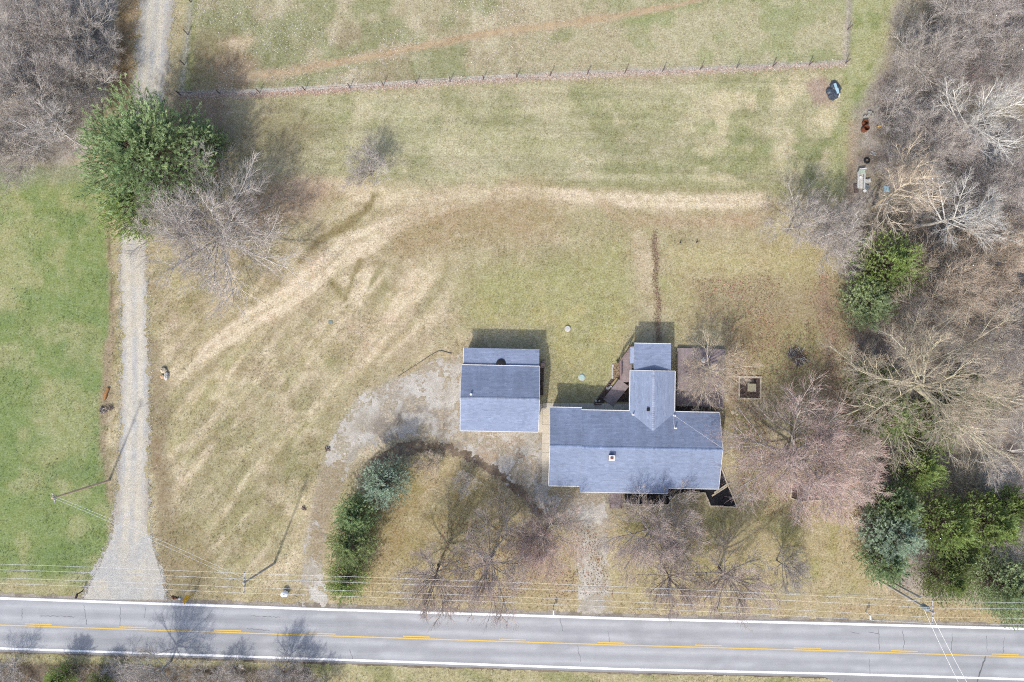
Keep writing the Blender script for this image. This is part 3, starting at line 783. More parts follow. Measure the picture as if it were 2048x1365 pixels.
def ridge_cap(parent, a, b, w=.16, drop=.05, seed=3, base=(144, 161, 194)):
    a = Vector(a); b = Vector(b); L = (b - a).length; n = int(L / .24); d = (b - a) / L
    s = Vector((-d.y, d.x, 0)).normalized(); up = Vector((0, 0, 1)); rr = np.random.default_rng(seed)
    V = []; Q = []; cc = []; bc = C(*base)
    for i in range(n):
        p = a + d * (i * L / n); q = a + d * ((i + 1.1) * L / n); k = len(V); z0 = .048; z1 = .028
        V += [p - s * w + up * (z0 - drop), p + up * z0, p + s * w + up * (z0 - drop), q - s * w + up * (z1 - drop), q + up * z1, q + s * w + up * (z1 - drop)]
        Q += [(k, k + 1, k + 4, k + 3), (k + 1, k + 2, k + 5, k + 4)]; cc += [bc * rr.normal(1, .07)] * 6
    o = link('ridge_cap', mesh_np('ridge_cap', np.array(V), np.array(Q), colr=np.array(cc)), M_SHINGLE, parent)
    return o
def gable_wall(parent, x0, x1, y0, y1, he, hr, axis='x', mat=M_SIDING, name='wall', z0=0.0):
    mb = MB()
    if axis == 'x':
        ym = (y0 + y1) / 2; prof = [(y0, z0), (y1, z0), (y1, he), (ym, hr), (y0, he)]
        vs = [(x0, p[0], p[1]) for p in prof] + [(x1, p[0], p[1]) for p in prof]
    else:
        xm = (x0 + x1) / 2; prof = [(x0, z0), (x1, z0), (x1, he), (xm, hr), (x0, he)]
        vs = [(p[0], y0, p[1]) for p in prof] + [(p[0], y1, p[1]) for p in prof]
    mb.add(vs, [(4, 3, 2, 1, 0), (5, 6, 7, 8, 9)] + [(i, (i + 1) % 5, 5 + (i + 1) % 5, 5 + i) for i in range(5)])
    return mb.build(name, mat, parent)
def window(parent, c, w, h, facing):       # facing: (nx, ny)
    nx, ny = facing; rz = math.atan2(ny, nx) - math.pi / 2
    f = MB()
    for sx in (-1, 1): f.box((sx * (w / 2 + .04), 0, 0), (.08, .07, h + .16))
    for sz in (-1, 1): f.box((0, 0, sz * (h / 2 + .04)), (w, .066, .08))
    f.box((0, .006, 0), (.05, .05, h))
    o = f.build('window', M_WHITE, parent); o.location = c; o.rotation_euler = (0, 0, rz)
    MB().box((0, -.012, 0), (w, .02, h)).build('pane', M_GLASS, o)
    MB().box((0, .05, -h / 2 - .1), (w + .2, .14, .05)).build('sill', M_WHITE, o)
    return o
def pipe_vent(parent, c, r=.06, h=.4, mat=M_METAL, name='vent_pipe'):
    return MB().lathe([(r * 2.2, -.05), (r * 2.2, .02), (r, .06), (r, h), (r * 1.3, h + .01), (r * 1.3, h + .06), (r * .6, h + .08)], 10, c).build(name, mat, parent)

HR = R(-1.15)
# ---------------------------------------------------------------- house
HO, HL = frame_of(1270, 900, HR)
house = empty('house', HO, HR)
tag(house, 'long ranch house with slate blue shingle roof and a rear wing', 'house')
ZE, ZR = 3.0, 4.4
hx0 = HL(1099, 890, ZE).x; hx1 = HL(1161, 890, ZE).x; hx2 = HL(1337, 980, ZE).x; hx3 = HL(1438, 900, ZE).x
yN = HL(1300, 823.5, ZE).y; yS1 = HL(1250, 986, ZE).y; yS2 = HL(1390, 977, ZE).y
yR = HL(1280, 897.5, ZR).y
yNa = HL(1130, 816, ZE).y; ySa = HL(1130, 972, ZE).y; yRa = HL(1130, 893, ZR - .1).y
k = (ZR - ZE) / (yN - yR)
def zS(yy): return ZR - (yR - yy) * ((ZR - ZE) / (yR - yS2))
# main section
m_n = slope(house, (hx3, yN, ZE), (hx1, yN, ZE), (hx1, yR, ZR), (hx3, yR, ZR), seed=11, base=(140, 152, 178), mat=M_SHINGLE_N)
slope(house, (hx2, yS2, ZE), (hx3, yS2, ZE), (hx3, yR, ZR), (hx2, yR, ZR), seed=12)
slope(house, (hx1, yS1, zS(yS1)), (hx2, yS1, zS(yS1)), (hx2, yR, ZR), (hx1, yR, ZR), seed=13)
ridge_cap(house, (hx1, yR, ZR), (hx3, yR, ZR))
# end section by the garage, set slightly lower
ZRa = ZR - .1; ZEa = ZE - .06
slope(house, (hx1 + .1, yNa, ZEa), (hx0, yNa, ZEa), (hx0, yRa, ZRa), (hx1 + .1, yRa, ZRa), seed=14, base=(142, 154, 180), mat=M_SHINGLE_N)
slope(house, (hx0, ySa, ZEa), (hx1 - .004, ySa, ZEa), (hx1 - .004, yRa, ZRa), (hx0, yRa, ZRa), seed=15)
ridge_cap(house, (hx0, yRa, ZRa), (hx1, yRa, ZRa), seed=5)
# rear wing
ZEc, ZRc = 3.05, 3.75
cxw = HL(1260.5, 780, ZEc).x; cxe = HL(1349, 780, ZEc).x; cyn = HL(1300, 742, ZEc).y
cxm = (cxw + cxe) / 2
yap = yN - (ZRc - ZE) / k
slope(house, (cxw, cyn, ZEc), (cxw, yN - .15, ZEc), (cxm, yap, ZRc), (cxm, cyn, ZRc), seed=16, base=(148, 161, 186))
slope(house, (cxe, yN - .15, ZEc), (cxe, cyn, ZEc), (cxm, cyn, ZRc), (cxm, yap, ZRc), seed=17, base=(148, 160, 185))
ridge_cap(house, (cxm, cyn, ZRc), (cxm, yap + .2, ZRc), seed=6, base=(162, 172, 194))
# low roof at the end of the wing
dw = HL(1268.5, 715, 3.0).x; de = HL(1342, 715, 3.0).x; dyn = HL(1300, 688, 3.0).y
slope(house, (de, dyn, 2.95), (dw, dyn, 2.95), (dw, cyn - .05, 3.10), (de, cyn - .05, 3.10), seed=18, base=(144, 156, 182))
lw = HL(1260.5, 715, 2.9).x
MB().box(((lw + dw) / 2 - .02, HL(1265, 711, 2.9).y, 2.88), (dw - lw - .02, 2.0, .07)).build('side_awning', mat_plain('awning_blue_grey', C(166, 178, 202), .8, .12), house)
# walls
o_ = .4
gable_wall(house, hx1 + .02, hx3 - o_, yS2 + .5, yN - o_, ZE - .12, ZR - .2)
gable_wall(house, hx0 + .35, hx1 - .02, ySa + .45, yNa - .4, ZEa - .12, ZRa - .2)
gable_wall(house, cxw + .35, cxe - .35, yN - .3, cyn - .3, ZEc - .12, ZRc - .16, 'y')
MB().box(((dw + de) / 2, (dyn + cyn) / 2, 1.42), (de - dw - .5, dyn - cyn - .5, 2.84)).build('wall', M_SIDING, house)
# gutters and rake boards
def gutter(p, q, parent=house, mat=M_WHITE, w=.09): MB().bar(p, q, w, .10).build('gutter', mat, parent)
gutter((hx1, yN + .06, ZE - .05), (cxw - .02, yN + .06, ZE - .05)); gutter((cxe + .02, yN + .06, ZE - .05), (hx3, yN + .06, ZE - .05))
gutter((hx0, yNa + .06, ZEa - .05), (hx1 + .1, yNa + .06, ZEa - .05)); gutter((hx0, ySa - .06, ZEa - .05), (hx1 - .02, ySa - .06, ZEa - .05))
gutter((hx1, yS1 - .06, zS(yS1) - .05), (hx2, yS1 - .06, zS(yS1) - .05)); gutter((hx2 + .02, yS2 - .06, ZE - .05), (hx3, yS2 - .06, ZE - .05))
gutter((cxw - .06, yN + .1, ZEc - .05), (cxw - .06, cyn, ZEc - .05)); gutter((cxe + .06, yN + .1, ZEc - .05), (cxe + .06, cyn, ZEc - .05))
gutter((dw, dyn + .05, 2.9), (de, dyn + .05, 2.9), w=.09)
def rake(p, q): MB().bar(p, q, .055, .16).build('rake_board', M_WHITE, house)
rake((hx0 - .035, yNa, ZEa - .03), (hx0 - .035, yRa, ZRa - .03)); rake((hx0 - .035, ySa, ZEa - .03), (hx0 - .035, yRa, ZRa - .03))
rake((hx3 + .03, yN, ZE - .06), (hx3 + .03, yR, ZR - .06)); rake((hx3 + .03, yS2, ZE - .06), (hx3 + .03, yR, ZR - .06))
rake((cxw, cyn + .03, ZEc - .06), (cxm, cyn + .03, ZRc - .06)); rake((cxe, cyn + .03, ZEc - .06), (cxm, cyn + .03, ZRc - .06))
# openings
for t in (.12, .3, .62, .85):
    window(house, (hx1 + (hx3 - hx1) * t, yS2 + .49, 1.55), 1.5, 1.2, (0, -1))
for t in (.15, .3): window(house, (hx1 + (hx3 - hx1) * t, yN - o_ + .012, 1.6), 1.1, 1.1, (0, 1))
window(house, (hx3 - o_ + .012, (yS2 + yN) / 2, 1.6), 1.2, 1.2, (1, 0))
window(house, (cxw + .338, cyn - 2.0, 1.7), 1.0, 1.1, (-1, 0)); window(house, (cxe - .338, cyn - 2.2, 1.5), 1.7, 1.5, (1, 0))
def door(parent, c, facing, w=.95, h=2.05):
    rz = math.atan2(facing[1], facing[0]) - math.pi / 2
    d = MB().box((0, 0, 0), (w, .07, h)).box((0, .035, h * .22), (w * .6, .03, h * .3)).box((0, .035, -h * .22), (w * .6, .03, h * .3)).build('door', M_DTIMBER, parent)
    d.location = c; d.rotation_euler = (0, 0, rz)
    MB().lathe([(.02, 0), (.03, .02), (.03, .05), (.01, .07)], 8, (w * .4, .07, 0)).build('handle', M_METAL, d)
door(house, (hx1 + (hx3 - hx1) * .24, yS2 + .49, 1.2), (0, -1)); door(house, (cxw + .338, cyn - .9, 1.65), (-1, 0)); door(house, (hx1 + (hx3 - hx1) * .06, yN - o_ + .012, 1.15), (0, 1))
for t in (.08, .5, .95):
    MB().box((hx1 + (hx2 - hx1) * t, yS1 + .25, zS(yS1) / 2), (.14, .14, zS(yS1) - .1)).build('porch_post', M_WHITE, house)
# chimney, vents, cables
cp = HL(1224, 917, 4.9); zc = zS(cp.y)
ch = MB().box((cp.x, cp.y, zc + .22), (.62, .56, .9)).build('chimney', M_BRICK, house)
MB().box((cp.x, cp.y, zc + .70), (.74, .68, .08)).build('cap', M_WHITE, ch)
MB().box((cp.x, cp.y + .02, zc + .77), (.34, .3, .10)).build('flue', M_BRICK, ch)
def zN(yy): return ZE + (yN - yy) * k
for q in ((1267, 830), (1350, 832), (1350, 856)):
    p = HL(q[0], q[1], 3.5); pipe_vent(house, (p.x, p.y, zN(p.y)), .075, .45, M_WHITE)
p = HL(1297, 820, 3.9); MB().box((p.x, p.y, 3.74), (.36, .36, .14)).box((p.x, p.y, 3.82), (.30, .30, .05)).build('roof_vent', M_BLACK, house)
a = HL(1350, 832, 4.0); b = HL(1350, 856, 4.3); c_ = HL(1444, 896, 4.75); d_ = HL(1500, 935, 1.4)
MB().tube([(a.x, a.y, zN(a.y) + .42), (b.x - .05, (a.y + b.y) / 2, zN(b.y) + .3), (b.x, b.y, zN(b.y) + .42)], .02, 5).build('cable', M_WHITE, house)
MB().tube([(a.x, a.y, zN(a.y) + .45), (c_.x, c_.y, ZR + .1), (d_.x, d_.y, 1.2)], .009, 4).build('antenna_wire', M_WIRE, house)

# ---------------------------------------------------------------- garage
GO, GL = frame_of(1000, 790, HR)
garage = empty('garage', GO, HR)
tag(garage, 'detached two car garage with blue shingle roof and rear lean-to', 'garage')
GZE, GZR = 3.05, 4.25
gx0 = GL(921.5, 830, GZE).x; gx1 = GL(1077, 830, GZE).x; gyS = GL(1000, 862.5, GZE).y; gyN = GL(1000, 732, GZE).y; gyR = GL(1000, 797.5, GZR).y
slope(garage, (gx0, gyS, GZE), (gx1, gyS, GZE), (gx1, gyR, GZR), (gx0, gyR, GZR), seed=21, base=(148, 161, 188))
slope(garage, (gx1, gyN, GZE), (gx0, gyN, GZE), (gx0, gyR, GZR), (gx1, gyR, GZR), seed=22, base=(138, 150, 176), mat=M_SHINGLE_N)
ridge_cap(garage, (gx0, gyR, GZR), (gx1, gyR, GZR), seed=8, base=(150, 162, 186))
lx0 = GL(927.5, 714, 2.7).x; lyN = GL(1000, 697.5, 2.65).y
slope(garage, (gx1 - .02, lyN, 2.62), (lx0, lyN, 2.62), (lx0, gyN - .15, 2.86), (gx1 - .02, gyN - .15, 2.86), seed=23, base=(144, 156, 182))
gable_wall(garage, gx0 + .3, gx1 - .3, gyS + .4, gyN - .35, GZE - .12, GZR - .2)
MB().box(((lx0 + gx1) / 2, (gyN + lyN) / 2 - .15, 1.22), (gx1 - lx0 - .5, lyN - gyN - .3, 2.44)).build('wall', M_SIDING, garage)
gutter((gx0, gyS - .06, GZE - .05), (gx1, gyS - .06, GZE - .05), garage); gutter((gx0, gyN + .05, GZE - .05), (gx1, gyN + .05, GZE - .05), garage, w=.09)
MB().bar((lx0 - .04, lyN, 2.56), (lx0 - .04, gyN, 2.82), .09, .14).build('rake_board', M_WHITE, garage)
for (p_, q_) in (((gx0 - .03, gyS, GZE - .05), (gx0 - .03, gyR, GZR - .05)), ((gx0 - .03, gyN, GZE - .05), (gx0 - .03, gyR, GZR - .05)), ((gx1 + .03, gyS, GZE - .05), (gx1 + .03, gyR, GZR - .05)), ((gx1 + .03, gyN, GZE - .05), (gx1 + .03, gyR, GZR - .05))):
    MB().bar(p_, q_, .05, .14).build('rake_board', M_WHITE, garage)
for t in (.28, .72):
    g = MB().box((gx0 + (gx1 - gx0) * t, gyS + .37, 1.12), (3.0, .08, 2.24)).build('garage_door', M_WHITE, garage)
    for i in range(4): MB().box((gx0 + (gx1 - gx0) * t, gyS + .325, .3 + i * .55), (2.9, .02, .48)).build('panel', M_WHITE, g)
window(garage, (gx1 - .29, (gyS + gyN) / 2, 1.6), .9, 1.0, (1, 0)); window(garage, (gx0 + .29, (gyS + gyN) / 2, 1.6), .9, 1.0, (-1, 0))
p = GL(942, 789, 4.2); pipe_vent(garage, (p.x, p.y, 4.0), .11, .35, M_WHITE)
p = GL(1002, 725, 2.85); lid = MB().lathe([(.58, 0), (.60, .03), (.57, .07), (.3, .11), (.05, .12)], 20, (p.x, p.y - .18, 2.83)).build('vent_cover', M_BLACK, garage)

# service cable between the two roofs
MB().tube([P(1064, 824, 3.3), P(1082, 829, 3.05), P(1099, 829, 3.15)], .022, 5).build('service_cable', mat_plain('cream_cable', C(226, 216, 176), .6, .05))
tag(bpy.data.objects['service_cable'], 'cream service cable strung between garage roof and house roof', 'cable')

# ---------------------------------------------------------------- concrete walk
walk = empty('concrete_walk', P(1092, 880)); walk['kind'] = 'structure'
def slab(name, pts, z0, z1, mat, parent, zoff=0.0, bev=.012):
    w = parent.matrix_basis.inverted() if parent else Matrix()
    pp = [w @ P(*q) for q in pts]
    return MB().prism([(p.x, p.y) for p in pp], z0, z1).build(name, mat, parent, bevel=bev)
ys_ = np.linspace(812, 962, 9)
for i in range(8):
    xo = (ys_[i] - 812) * -.012
    slab('slab', [(1085 + xo, ys_[i + 1] - .3), (1101 + xo, ys_[i + 1] - .3), (1101 + xo, ys_[i]), (1085 + xo, ys_[i])], .0, .06, M_CONC, walk)
slab('slab', [(1084, 968), (1094, 972), (1100, 965), (1100, 962.6), (1083.4, 962.6)], 0, .055, M_CONC, walk)
xs_ = np.linspace(1086, 1262, 11)
for i in range(10):
    slab('slab', [(xs_[i], 821.5), (xs_[i + 1] - .3, 821.5), (xs_[i + 1] - .3, 806.5 + .1 * i), (xs_[i], 806.5 + .1 * i)], 0, .065, M_CONC if i % 3 else M_CONC, walk)
slab('slab', [(1077, 865), (1084.6, 865), (1084.6, 808), (1077, 808)], 0, .05, M_CONC, walk)

# ---------------------------------------------------------------- decks
def planks(parent, pts_fn, n, mat, name='plank'):
    for i in range(n): pts_fn(i).build(name, mat, parent)
dk = empty('rear_deck', P(1400, 755), HR)
tag(dk, 'low brown board deck beside the rear wing, under the tan tree', 'deck')
inv = (Matrix.Translation(dk.location) @ Matrix.Rotation(HR, 4, 'Z')).inverted()
a = inv @ P(1351, 812); b = inv @ P(1447, 698); ny = int((b.y - a.y) / .145)
me = MB().box((0, 0, 0), (b.x - a.x, .138, .04)).mesh('plank'); me.materials.append(M_DECK)
for i in range(ny):
    o = link('plank', me, None, dk, ((a.x + b.x) / 2, a.y + (i + .5) * .145, .46))
for xx in (a.x + .1, b.x - .1): MB().box((xx, (a.y + b.y) / 2, .33), (.06, b.y - a.y, .2)).build('joist', M_DTIMBER, dk)
for xx in (a.x + .1, b.x - .1):
    for yy in (a.y + .1, (a.y + b.y) / 2, b.y - .1): MB().box((xx + .07, yy, .2), (.1, .1, .4)).build('post', M_DTIMBER, dk)

ld = empty('entry_deck', P(1245, 740), HR)
tag(ld, 'purple brown deck with rail and angled ramp at the rear entry', 'deck')
inv = (Matrix.Translation(ld.location) @ Matrix.Rotation(HR, 4, 'Z')).inverted()
LQ = lambda q, h=0.0: (inv @ P(q[0], q[1], h))
# landing: boards running to the house
n = 21
for i in range(n):
    t = i / n; yy0 = 763 - t * 68
    xl = 1242 if yy0 > 724 else 1242 + (724 - yy0) * .72
    p0 = LQ((xl, yy0, ), .8); p1 = LQ((1263.5, yy0), .8)
    MB().bar((p0.x, p0.y, .8), (p1.x, p0.y, .8), .20, .04).build('plank', M_DECK, ld)
# ramp boards
A = LQ((1248, 766), .75); B = LQ((1216, 806), .12); d = (B - A); n = 24
perp = Vector((-d.y, d.x, 0)).normalized()
for i in range(n):
    c0 = A + d * ((i + .5) / n); w = .78
    p0 = c0 - perp * w; p1 = c0 + perp * w
    MB().bar(p0, p1, d.length / n * .93, .04).build('plank', M_DECK, ld)
for s in (-1, 1): MB().bar(A + perp * s * .72 - Vector((0, 0, .1)), B + perp * s * .72 - Vector((0, 0, .08)), .05, .14).build('stringer', M_DTIMBER, ld)
# rail on the outer side
M_RAIL = mat_plain('rail_board', C(150, 128, 128), .8, .15)
rp = [LQ((1263, 693), 1.75), LQ((1241.5, 722), 1.75), LQ((1241.5, 760), 1.75)]
for p0, p1 in zip(rp[:-1], rp[1:]):
    MB().bar(p0, p1, .16, .05).build('handrail', M_RAIL, ld)
    MB().bar(p0 - Vector((0, 0, .55)), p1 - Vector((0, 0, .55)), .05, .1).build('rail', M_RAIL, ld)
    L = (p1 - p0).length; kk = max(3, int(L / .16))
    for i in range(kk + 1):
        q = p0.lerp(p1, i / kk); big = i in (0, kk)
        MB().box((q.x, q.y, 1.28 if not big else .9), (.04 if not big else .1, .04 if not big else .1, .86 if not big else 1.7)).build('post' if big else 'baluster', M_RAIL, ld)

st = empty('front_steps', P(1232, 1002), HR)
tag(st, 'purple brown plank steps leading up to the front porch', 'steps')
inv2 = (Matrix.Translation(st.location) @ Matrix.Rotation(HR, 4, 'Z')).inverted()
a = inv2 @ P(1219, 1017); b = inv2 @ P(1241, 984)
n = 13
for i in range(n):
    yy = a.y + (b.y - a.y) * (i + .5) / n; z = .12 + .12 * (i // 3)
    MB().box(((a.x + b.x) / 2, yy, z), (b.x - a.x, (b.y - a.y) / n * .92, .04)).build('plank', M_DECK, st)
MB().box((a.x + .05, (a.y + b.y) / 2, .12), (.06, b.y - a.y, .2)).build('stringer', M_DTIMBER, st)
rl = inv2 @ P(1244, 1018, .9); r2 = inv2 @ P(1244, 985, 1.3)
MB().bar((rl.x, rl.y, .95), (r2.x, r2.y, 1.35), .1, .05).build('handrail', M_RAIL, st)
for q in (rl, r2): MB().box((q.x, q.y, q.z / 2), (.1, .1, q.z)).build('post', M_RAIL, st)

# ---------------------------------------------------------------- planting beds
def edging(parent, pts, mat, w=.14, h=.14, piece=.6, jit=.03, closed=False):
    pp = list(pts) + ([pts[0]] if closed else [])
    iv = parent.matrix_basis.inverted()
    for q0, q1 in zip(pp[:-1], pp[1:]):
        p0 = iv @ P(*q0); p1 = iv @ P(*q1); L = (p1 - p0).length; n = max(1, int(L / piece))
        for i in range(n):
            a = p0.lerp(p1, (i + .03) / n); b = p0.lerp(p1, (i + .97) / n)
            j = Vector((random.uniform(-jit, jit), random.uniform(-jit, jit), h / 2 + random.uniform(0, jit)))
            MB().bar(a + j, b + j, w * random.uniform(.85, 1.15), h).build('edging_stone' if piece < 1 else 'edging_timber', mat, parent)
def bed(name, label, poly, surf, edge, emat, piece=.6, w=.14, seed=1):
    c = P(sum(q[0] for q in poly) / len(poly), sum(q[1] for q in poly) / len(poly))
    e = empty(name, c); tag(e, label, 'flower bed')
    iv = e.matrix_basis.inverted()
    pp = [iv @ P(*q) for q in poly]
    MB().prism([(p.x, p.y) for p in pp], .0, .06).build('mulch', surf, e)
    # loose mulch chips for relief
    rr = np.random.default_rng(seed); V = []; T = []
    xs = [p.x for p in pp]; ysx = [p.y for p in pp]; n = int(min(1500, (max(xs) - min(xs)) * (max(ysx) - min(ysx)) * 60))
    cx = rr.uniform(min(xs), max(xs), n); cy = rr.uniform(min(ysx), max(ysx), n)
    ok = poly_sd(cx, cy, [(p.x, p.y) for p in pp]) < -.05
    cx, cy = cx[ok], cy[ok]; an = rr.uniform(0, 6.28, len(cx)); s = rr.uniform(.04, .11, len(cx))
    for i in range(len(cx)):
        k_ = len(V); ux, uy = math.cos(an[i]) * s[i], math.sin(an[i]) * s[i]
        V += [(cx[i] - ux, cy[i] - uy, .062), (cx[i] + ux, cy[i] + uy, .062), (cx[i] - uy * .4, cy[i] + ux * .4, .06 + s[i] * .9)]; T.append((k_, k_ + 1, k_ + 2))
    if V:
        o = link('mulch_chips', mesh_np('mulch_chips', np.array(V), None, np.array(T)), surf, e); o['kind'] = 'stuff'
    if edge: edging(e, edge, emat, piece=piece, w=w)
    return e
bed('mulch_bed', 'black mulch bed with stone edging along the front of the house', [(1249, 980), (1249, 1008), (1335, 1010), (1352, 988), (1372, 986), (1410, 984), (1418, 1010), (1472, 1014), (1440, 935), (1430, 965), (1340, 976)],
    M_MULCH, [(1246, 1006), (1264, 1009), (1336, 1010), (1352, 989), (1409, 985), (1420, 1012), (1474, 1015), (1440, 932)], M_STONE, .55, .16, 3)
fb = bpy.data.objects['mulch_bed']; iv = fb.matrix_basis.inverted()
p0 = iv @ P(1292.5, 988); p1 = iv @ P(1292.5, 1007); MB().bar((p0.x, p0.y, .1), (p1.x, p1.y, .1), .14, .1).build('divider_board', M_TIMBER, fb)
stones = empty('stepping_stones', P(1441, 978)); tag(stones, 'short zigzag row of tan paving blocks crossing the black mulch', 'pavers')
for i in range(14):
    t = i / 13; q = P(1427 + 28 * t, 988 - 18 * t) - P(1441, 978); o_s = (i % 2 - .5) * .3
    MB().box((q.x + o_s * .5, q.y + o_s, .10), (.34, .2, .09), .55 + random.uniform(-.1, .1)).build('paver', M_STONE, stones)
o = MB().box((0, 0, .16), (.42, .34, .18), .6).build('garden_block', M_GSTONE, bevel=.03); o.location = P(1340, 995); tag(o, 'pale square stone block in the mulch at the porch corner', 'stone block')
# bed at the garage side
gb = bed('garage_bed', 'narrow leaf filled bed boxed with timber beside the garage', [(1079, 735), (1087.5, 735), (1087.5, 790), (1079, 790)], M_SOIL, [(1079, 735), (1088, 735), (1088, 791), (1079, 791)], M_TIMBER, 1.6, .1, 5)
ob = MB().box((0, 0, .3), (.5, .45, .6), .1).box((.1, .3, .2), (.4, .3, .4), .4).build('cinder_block', mat_plain('pinkish_block', C(176, 150, 140), .9, .2)); ob.location = P(1085, 730); tag(ob, 'stacked pinkish blocks at the lean-to corner of the garage', 'blocks')
# beds around the entry deck
bed('ramp_bed', 'dark timber boxed planter running along the angled ramp', [(1188, 809), (1205, 809), (1237, 770), (1225, 757)], M_SOIL, [(1187, 809), (1224, 758)], M_DTIMBER, 1.8, .12, 7)
rb = bpy.data.objects['ramp_bed']; iv = rb.matrix_basis.inverted()
for t in (0, .3, .6, .8):
    a = iv @ P(1188 + 36 * t, 809 - 51 * t); b = iv @ P(1203 + 32 * t, 809 - 42 * t)
    MB().bar((a.x, a.y, .14), (b.x, b.y, .14), .1, .2).build('cross_board', M_DTIMBER, rb)
for i in range(10):
    t = random.random(); q = iv @ P(1196 + 32 * t, 803 - 38 * t); MB().rock((q.x + random.uniform(-.3, .3), q.y, .1), random.uniform(.12, .22), 50 + i).build('rock', M_GSTONE if i % 2 else M_SOIL, rb, True)
q = iv @ P(1231, 767); MB().box((q.x, q.y, .12), (1.2, .75, .16), .85).build('straw_mat', mat_plain('straw_mat', C(190, 172, 128), .95, .3), rb)
bed('wall_bed', 'leaf filled bed edged with white stones next to the deck rail', [(1225, 730), (1240, 724), (1240, 764), (1224, 758)], mat_plain('leaf_mulch', C(158, 138, 114), .95, .4, 6, bmp=.7), [(1225, 729), (1224.5, 758)], M_GSTONE, .35, .2, 9)
bed('corner_bed', 'shaded planting bed between the ramp and the rear wing', [(1222, 804), (1261, 804), (1261, 762), (1254, 764), (1248, 775)], M_SOIL, [(1224, 805), (1261, 805)], M_TIMBER, 1.5, .08, 11)
bed('back_bed', 'dark soil bed between the rear deck and the house wall', [(1351, 822), (1351, 811), (1436, 811), (1440, 823)], M_SOIL, None, None, seed=12)
gc_ = empty('garden_hose', P(1443, 835)); tag(gc_, 'pale curved wire edging at the east corner of the house', 'edging')
MB().tube([(-.3, 1.0, .1), (.25, .7, .12), (.4, 0, .12), (.3, -.8, .12), (0, -1.2, .1)], .035, 6).build('loop', M_TIMBER, gc_); MB().tube([(-.3, .1, .1), (.4, 0, .12)], .03, 6).build('stake', M_TIMBER, gc_)
gc_.name = 'wire_edging'
mb_ = bed('maple_bed', 'small dark bed edged with stone below the pink budded maple', [(1580, 972), (1590, 962), (1620, 965), (1642, 1000), (1600, 1004), (1580, 996)], M_SOIL, [(1584, 968), (1580, 996), (1600, 1004), (1642, 1001)], M_STONE, .5, .14, 13)
# small shrubs in beds: tussocks of blades
def tussock(name, label, q, r, h, mat, seed, group='clumps in the planting beds', n=90):
    rr = np.random.default_rng(seed); V = []; T = []
    for i in range(n):
        a = rr.uniform(0, 6.28); t = rr.uniform(.2, 1) * r; b = Vector((rr.normal(0, r * .15), rr.normal(0, r * .15), .0))
        tip = b + Vector((math.cos(a) * t, math.sin(a) * t, h * rr.uniform(.5, 1)))
        s = Vector((-math.sin(a), math.cos(a), 0)) * .022; k_ = len(V)
        V += [b - s, b + s, tip]; T.append((k_, k_ + 1, k_ + 2))
    o = link(name, mesh_np(name, np.array(V), None, np.array(T), attr=np.repeat(rr.random(len(T)), 3)), mat, None, P(*q)); o.location.z = .05
    tag(o, label, 'plant', group); return o
M_DRYLEAF = mat_leaf('dry_leaf', (.14, .11, .07), (.36, .30, .20))
for i, (q, r, lab, mt) in enumerate((((1282, 992), .32, 'green tinged clump beside the divider board in the mulch', M_SHRUBG), ((1266, 994), .5, 'reddish dry shrub clump in the mulch near the front steps', M_DRYLEAF),
        ((1304, 1002), .3, 'pale dry clump by the edging just past the divider board', M_DRYLEAF), ((1314, 993), .22, 'tiny dry clump in the middle of the black mulch', M_DRYLEAF), ((1328, 1004), .34, 'dry clump at the outer bend of the mulch edging', M_DRYLEAF),
        ((1346, 984), .55, 'spiky straw coloured clump at the porch corner', M_DRYLEAF), ((1356, 982), .24, 'first small pale clump under the eave past the porch', M_DRYLEAF), ((1369, 982), .28, 'second small pale clump under the eave past the porch', M_DRYLEAF), ((1394, 981), .3, 'last small pale clump under the eave near the corner', M_DRYLEAF),
        ((1235, 797), .35, 'yellowish clump in the shaded bed beside the ramp', M_DRYLEAF), ((1246, 785), .5, 'brown clump in the shaded bed beside the rear wing', M_DRYLEAF), ((1235, 722), .4, 'dark green clump at the corner of the deck rail', M_SHRUBG), ((1405, 816), .6, 'brown clump in the soil bed behind the house', M_DRYLEAF))):
    tussock('garden_clump', lab, q, r, .35, mt, 70 + i)

# ---------------------------------------------------------------- yard objects
def thing(name, label, cat, q, rz=0.0, group=None): return tag(empty(name, P(*q), rz), label, cat, group)
t = thing('well_cover', 'square timber framed bed with a slatted wooden well cover', 'well cover', (1499, 776), -.02)
fw = 1.38
for s in (-1, 1):
    MB().box((0, s * fw, .09), (2 * fw + .2, .2, .18)).build('frame_board', M_STONE, t); MB().box((s * fw, 0, .092), (.2, 2 * fw - .21, .18)).build('frame_board', M_STONE, t)
MB().box((0, 0, .04), (2 * fw - .2, 2 * fw - .2, .07)).build('leaf_bed', M_SOIL, t)
for i in range(8): MB().box((.04 + (i - 3.5) * .135, .05, .72), (.125, 1.0, .035)).build('slat', mat_plain('grey_slat', C(186, 178, 150), .9, .25, 3), t)
for s in (-1, 1): MB().box((.04, .05 + s * .42, .38), (1.0, .06, .66)).build('side_board', M_DTIMBER, t); MB().box((.04 + s * .47, .05, .38), (.06, .78, .66)).build('side_board', M_DTIMBER, t)
for a in range(14):
    MB().rock((random.uniform(-1.1, 1.1), random.choice((-1, 1)) * random.uniform(.75, 1.1), .1), random.uniform(.08, .16), a + 5).build('rock', M_DEBRIS, t)

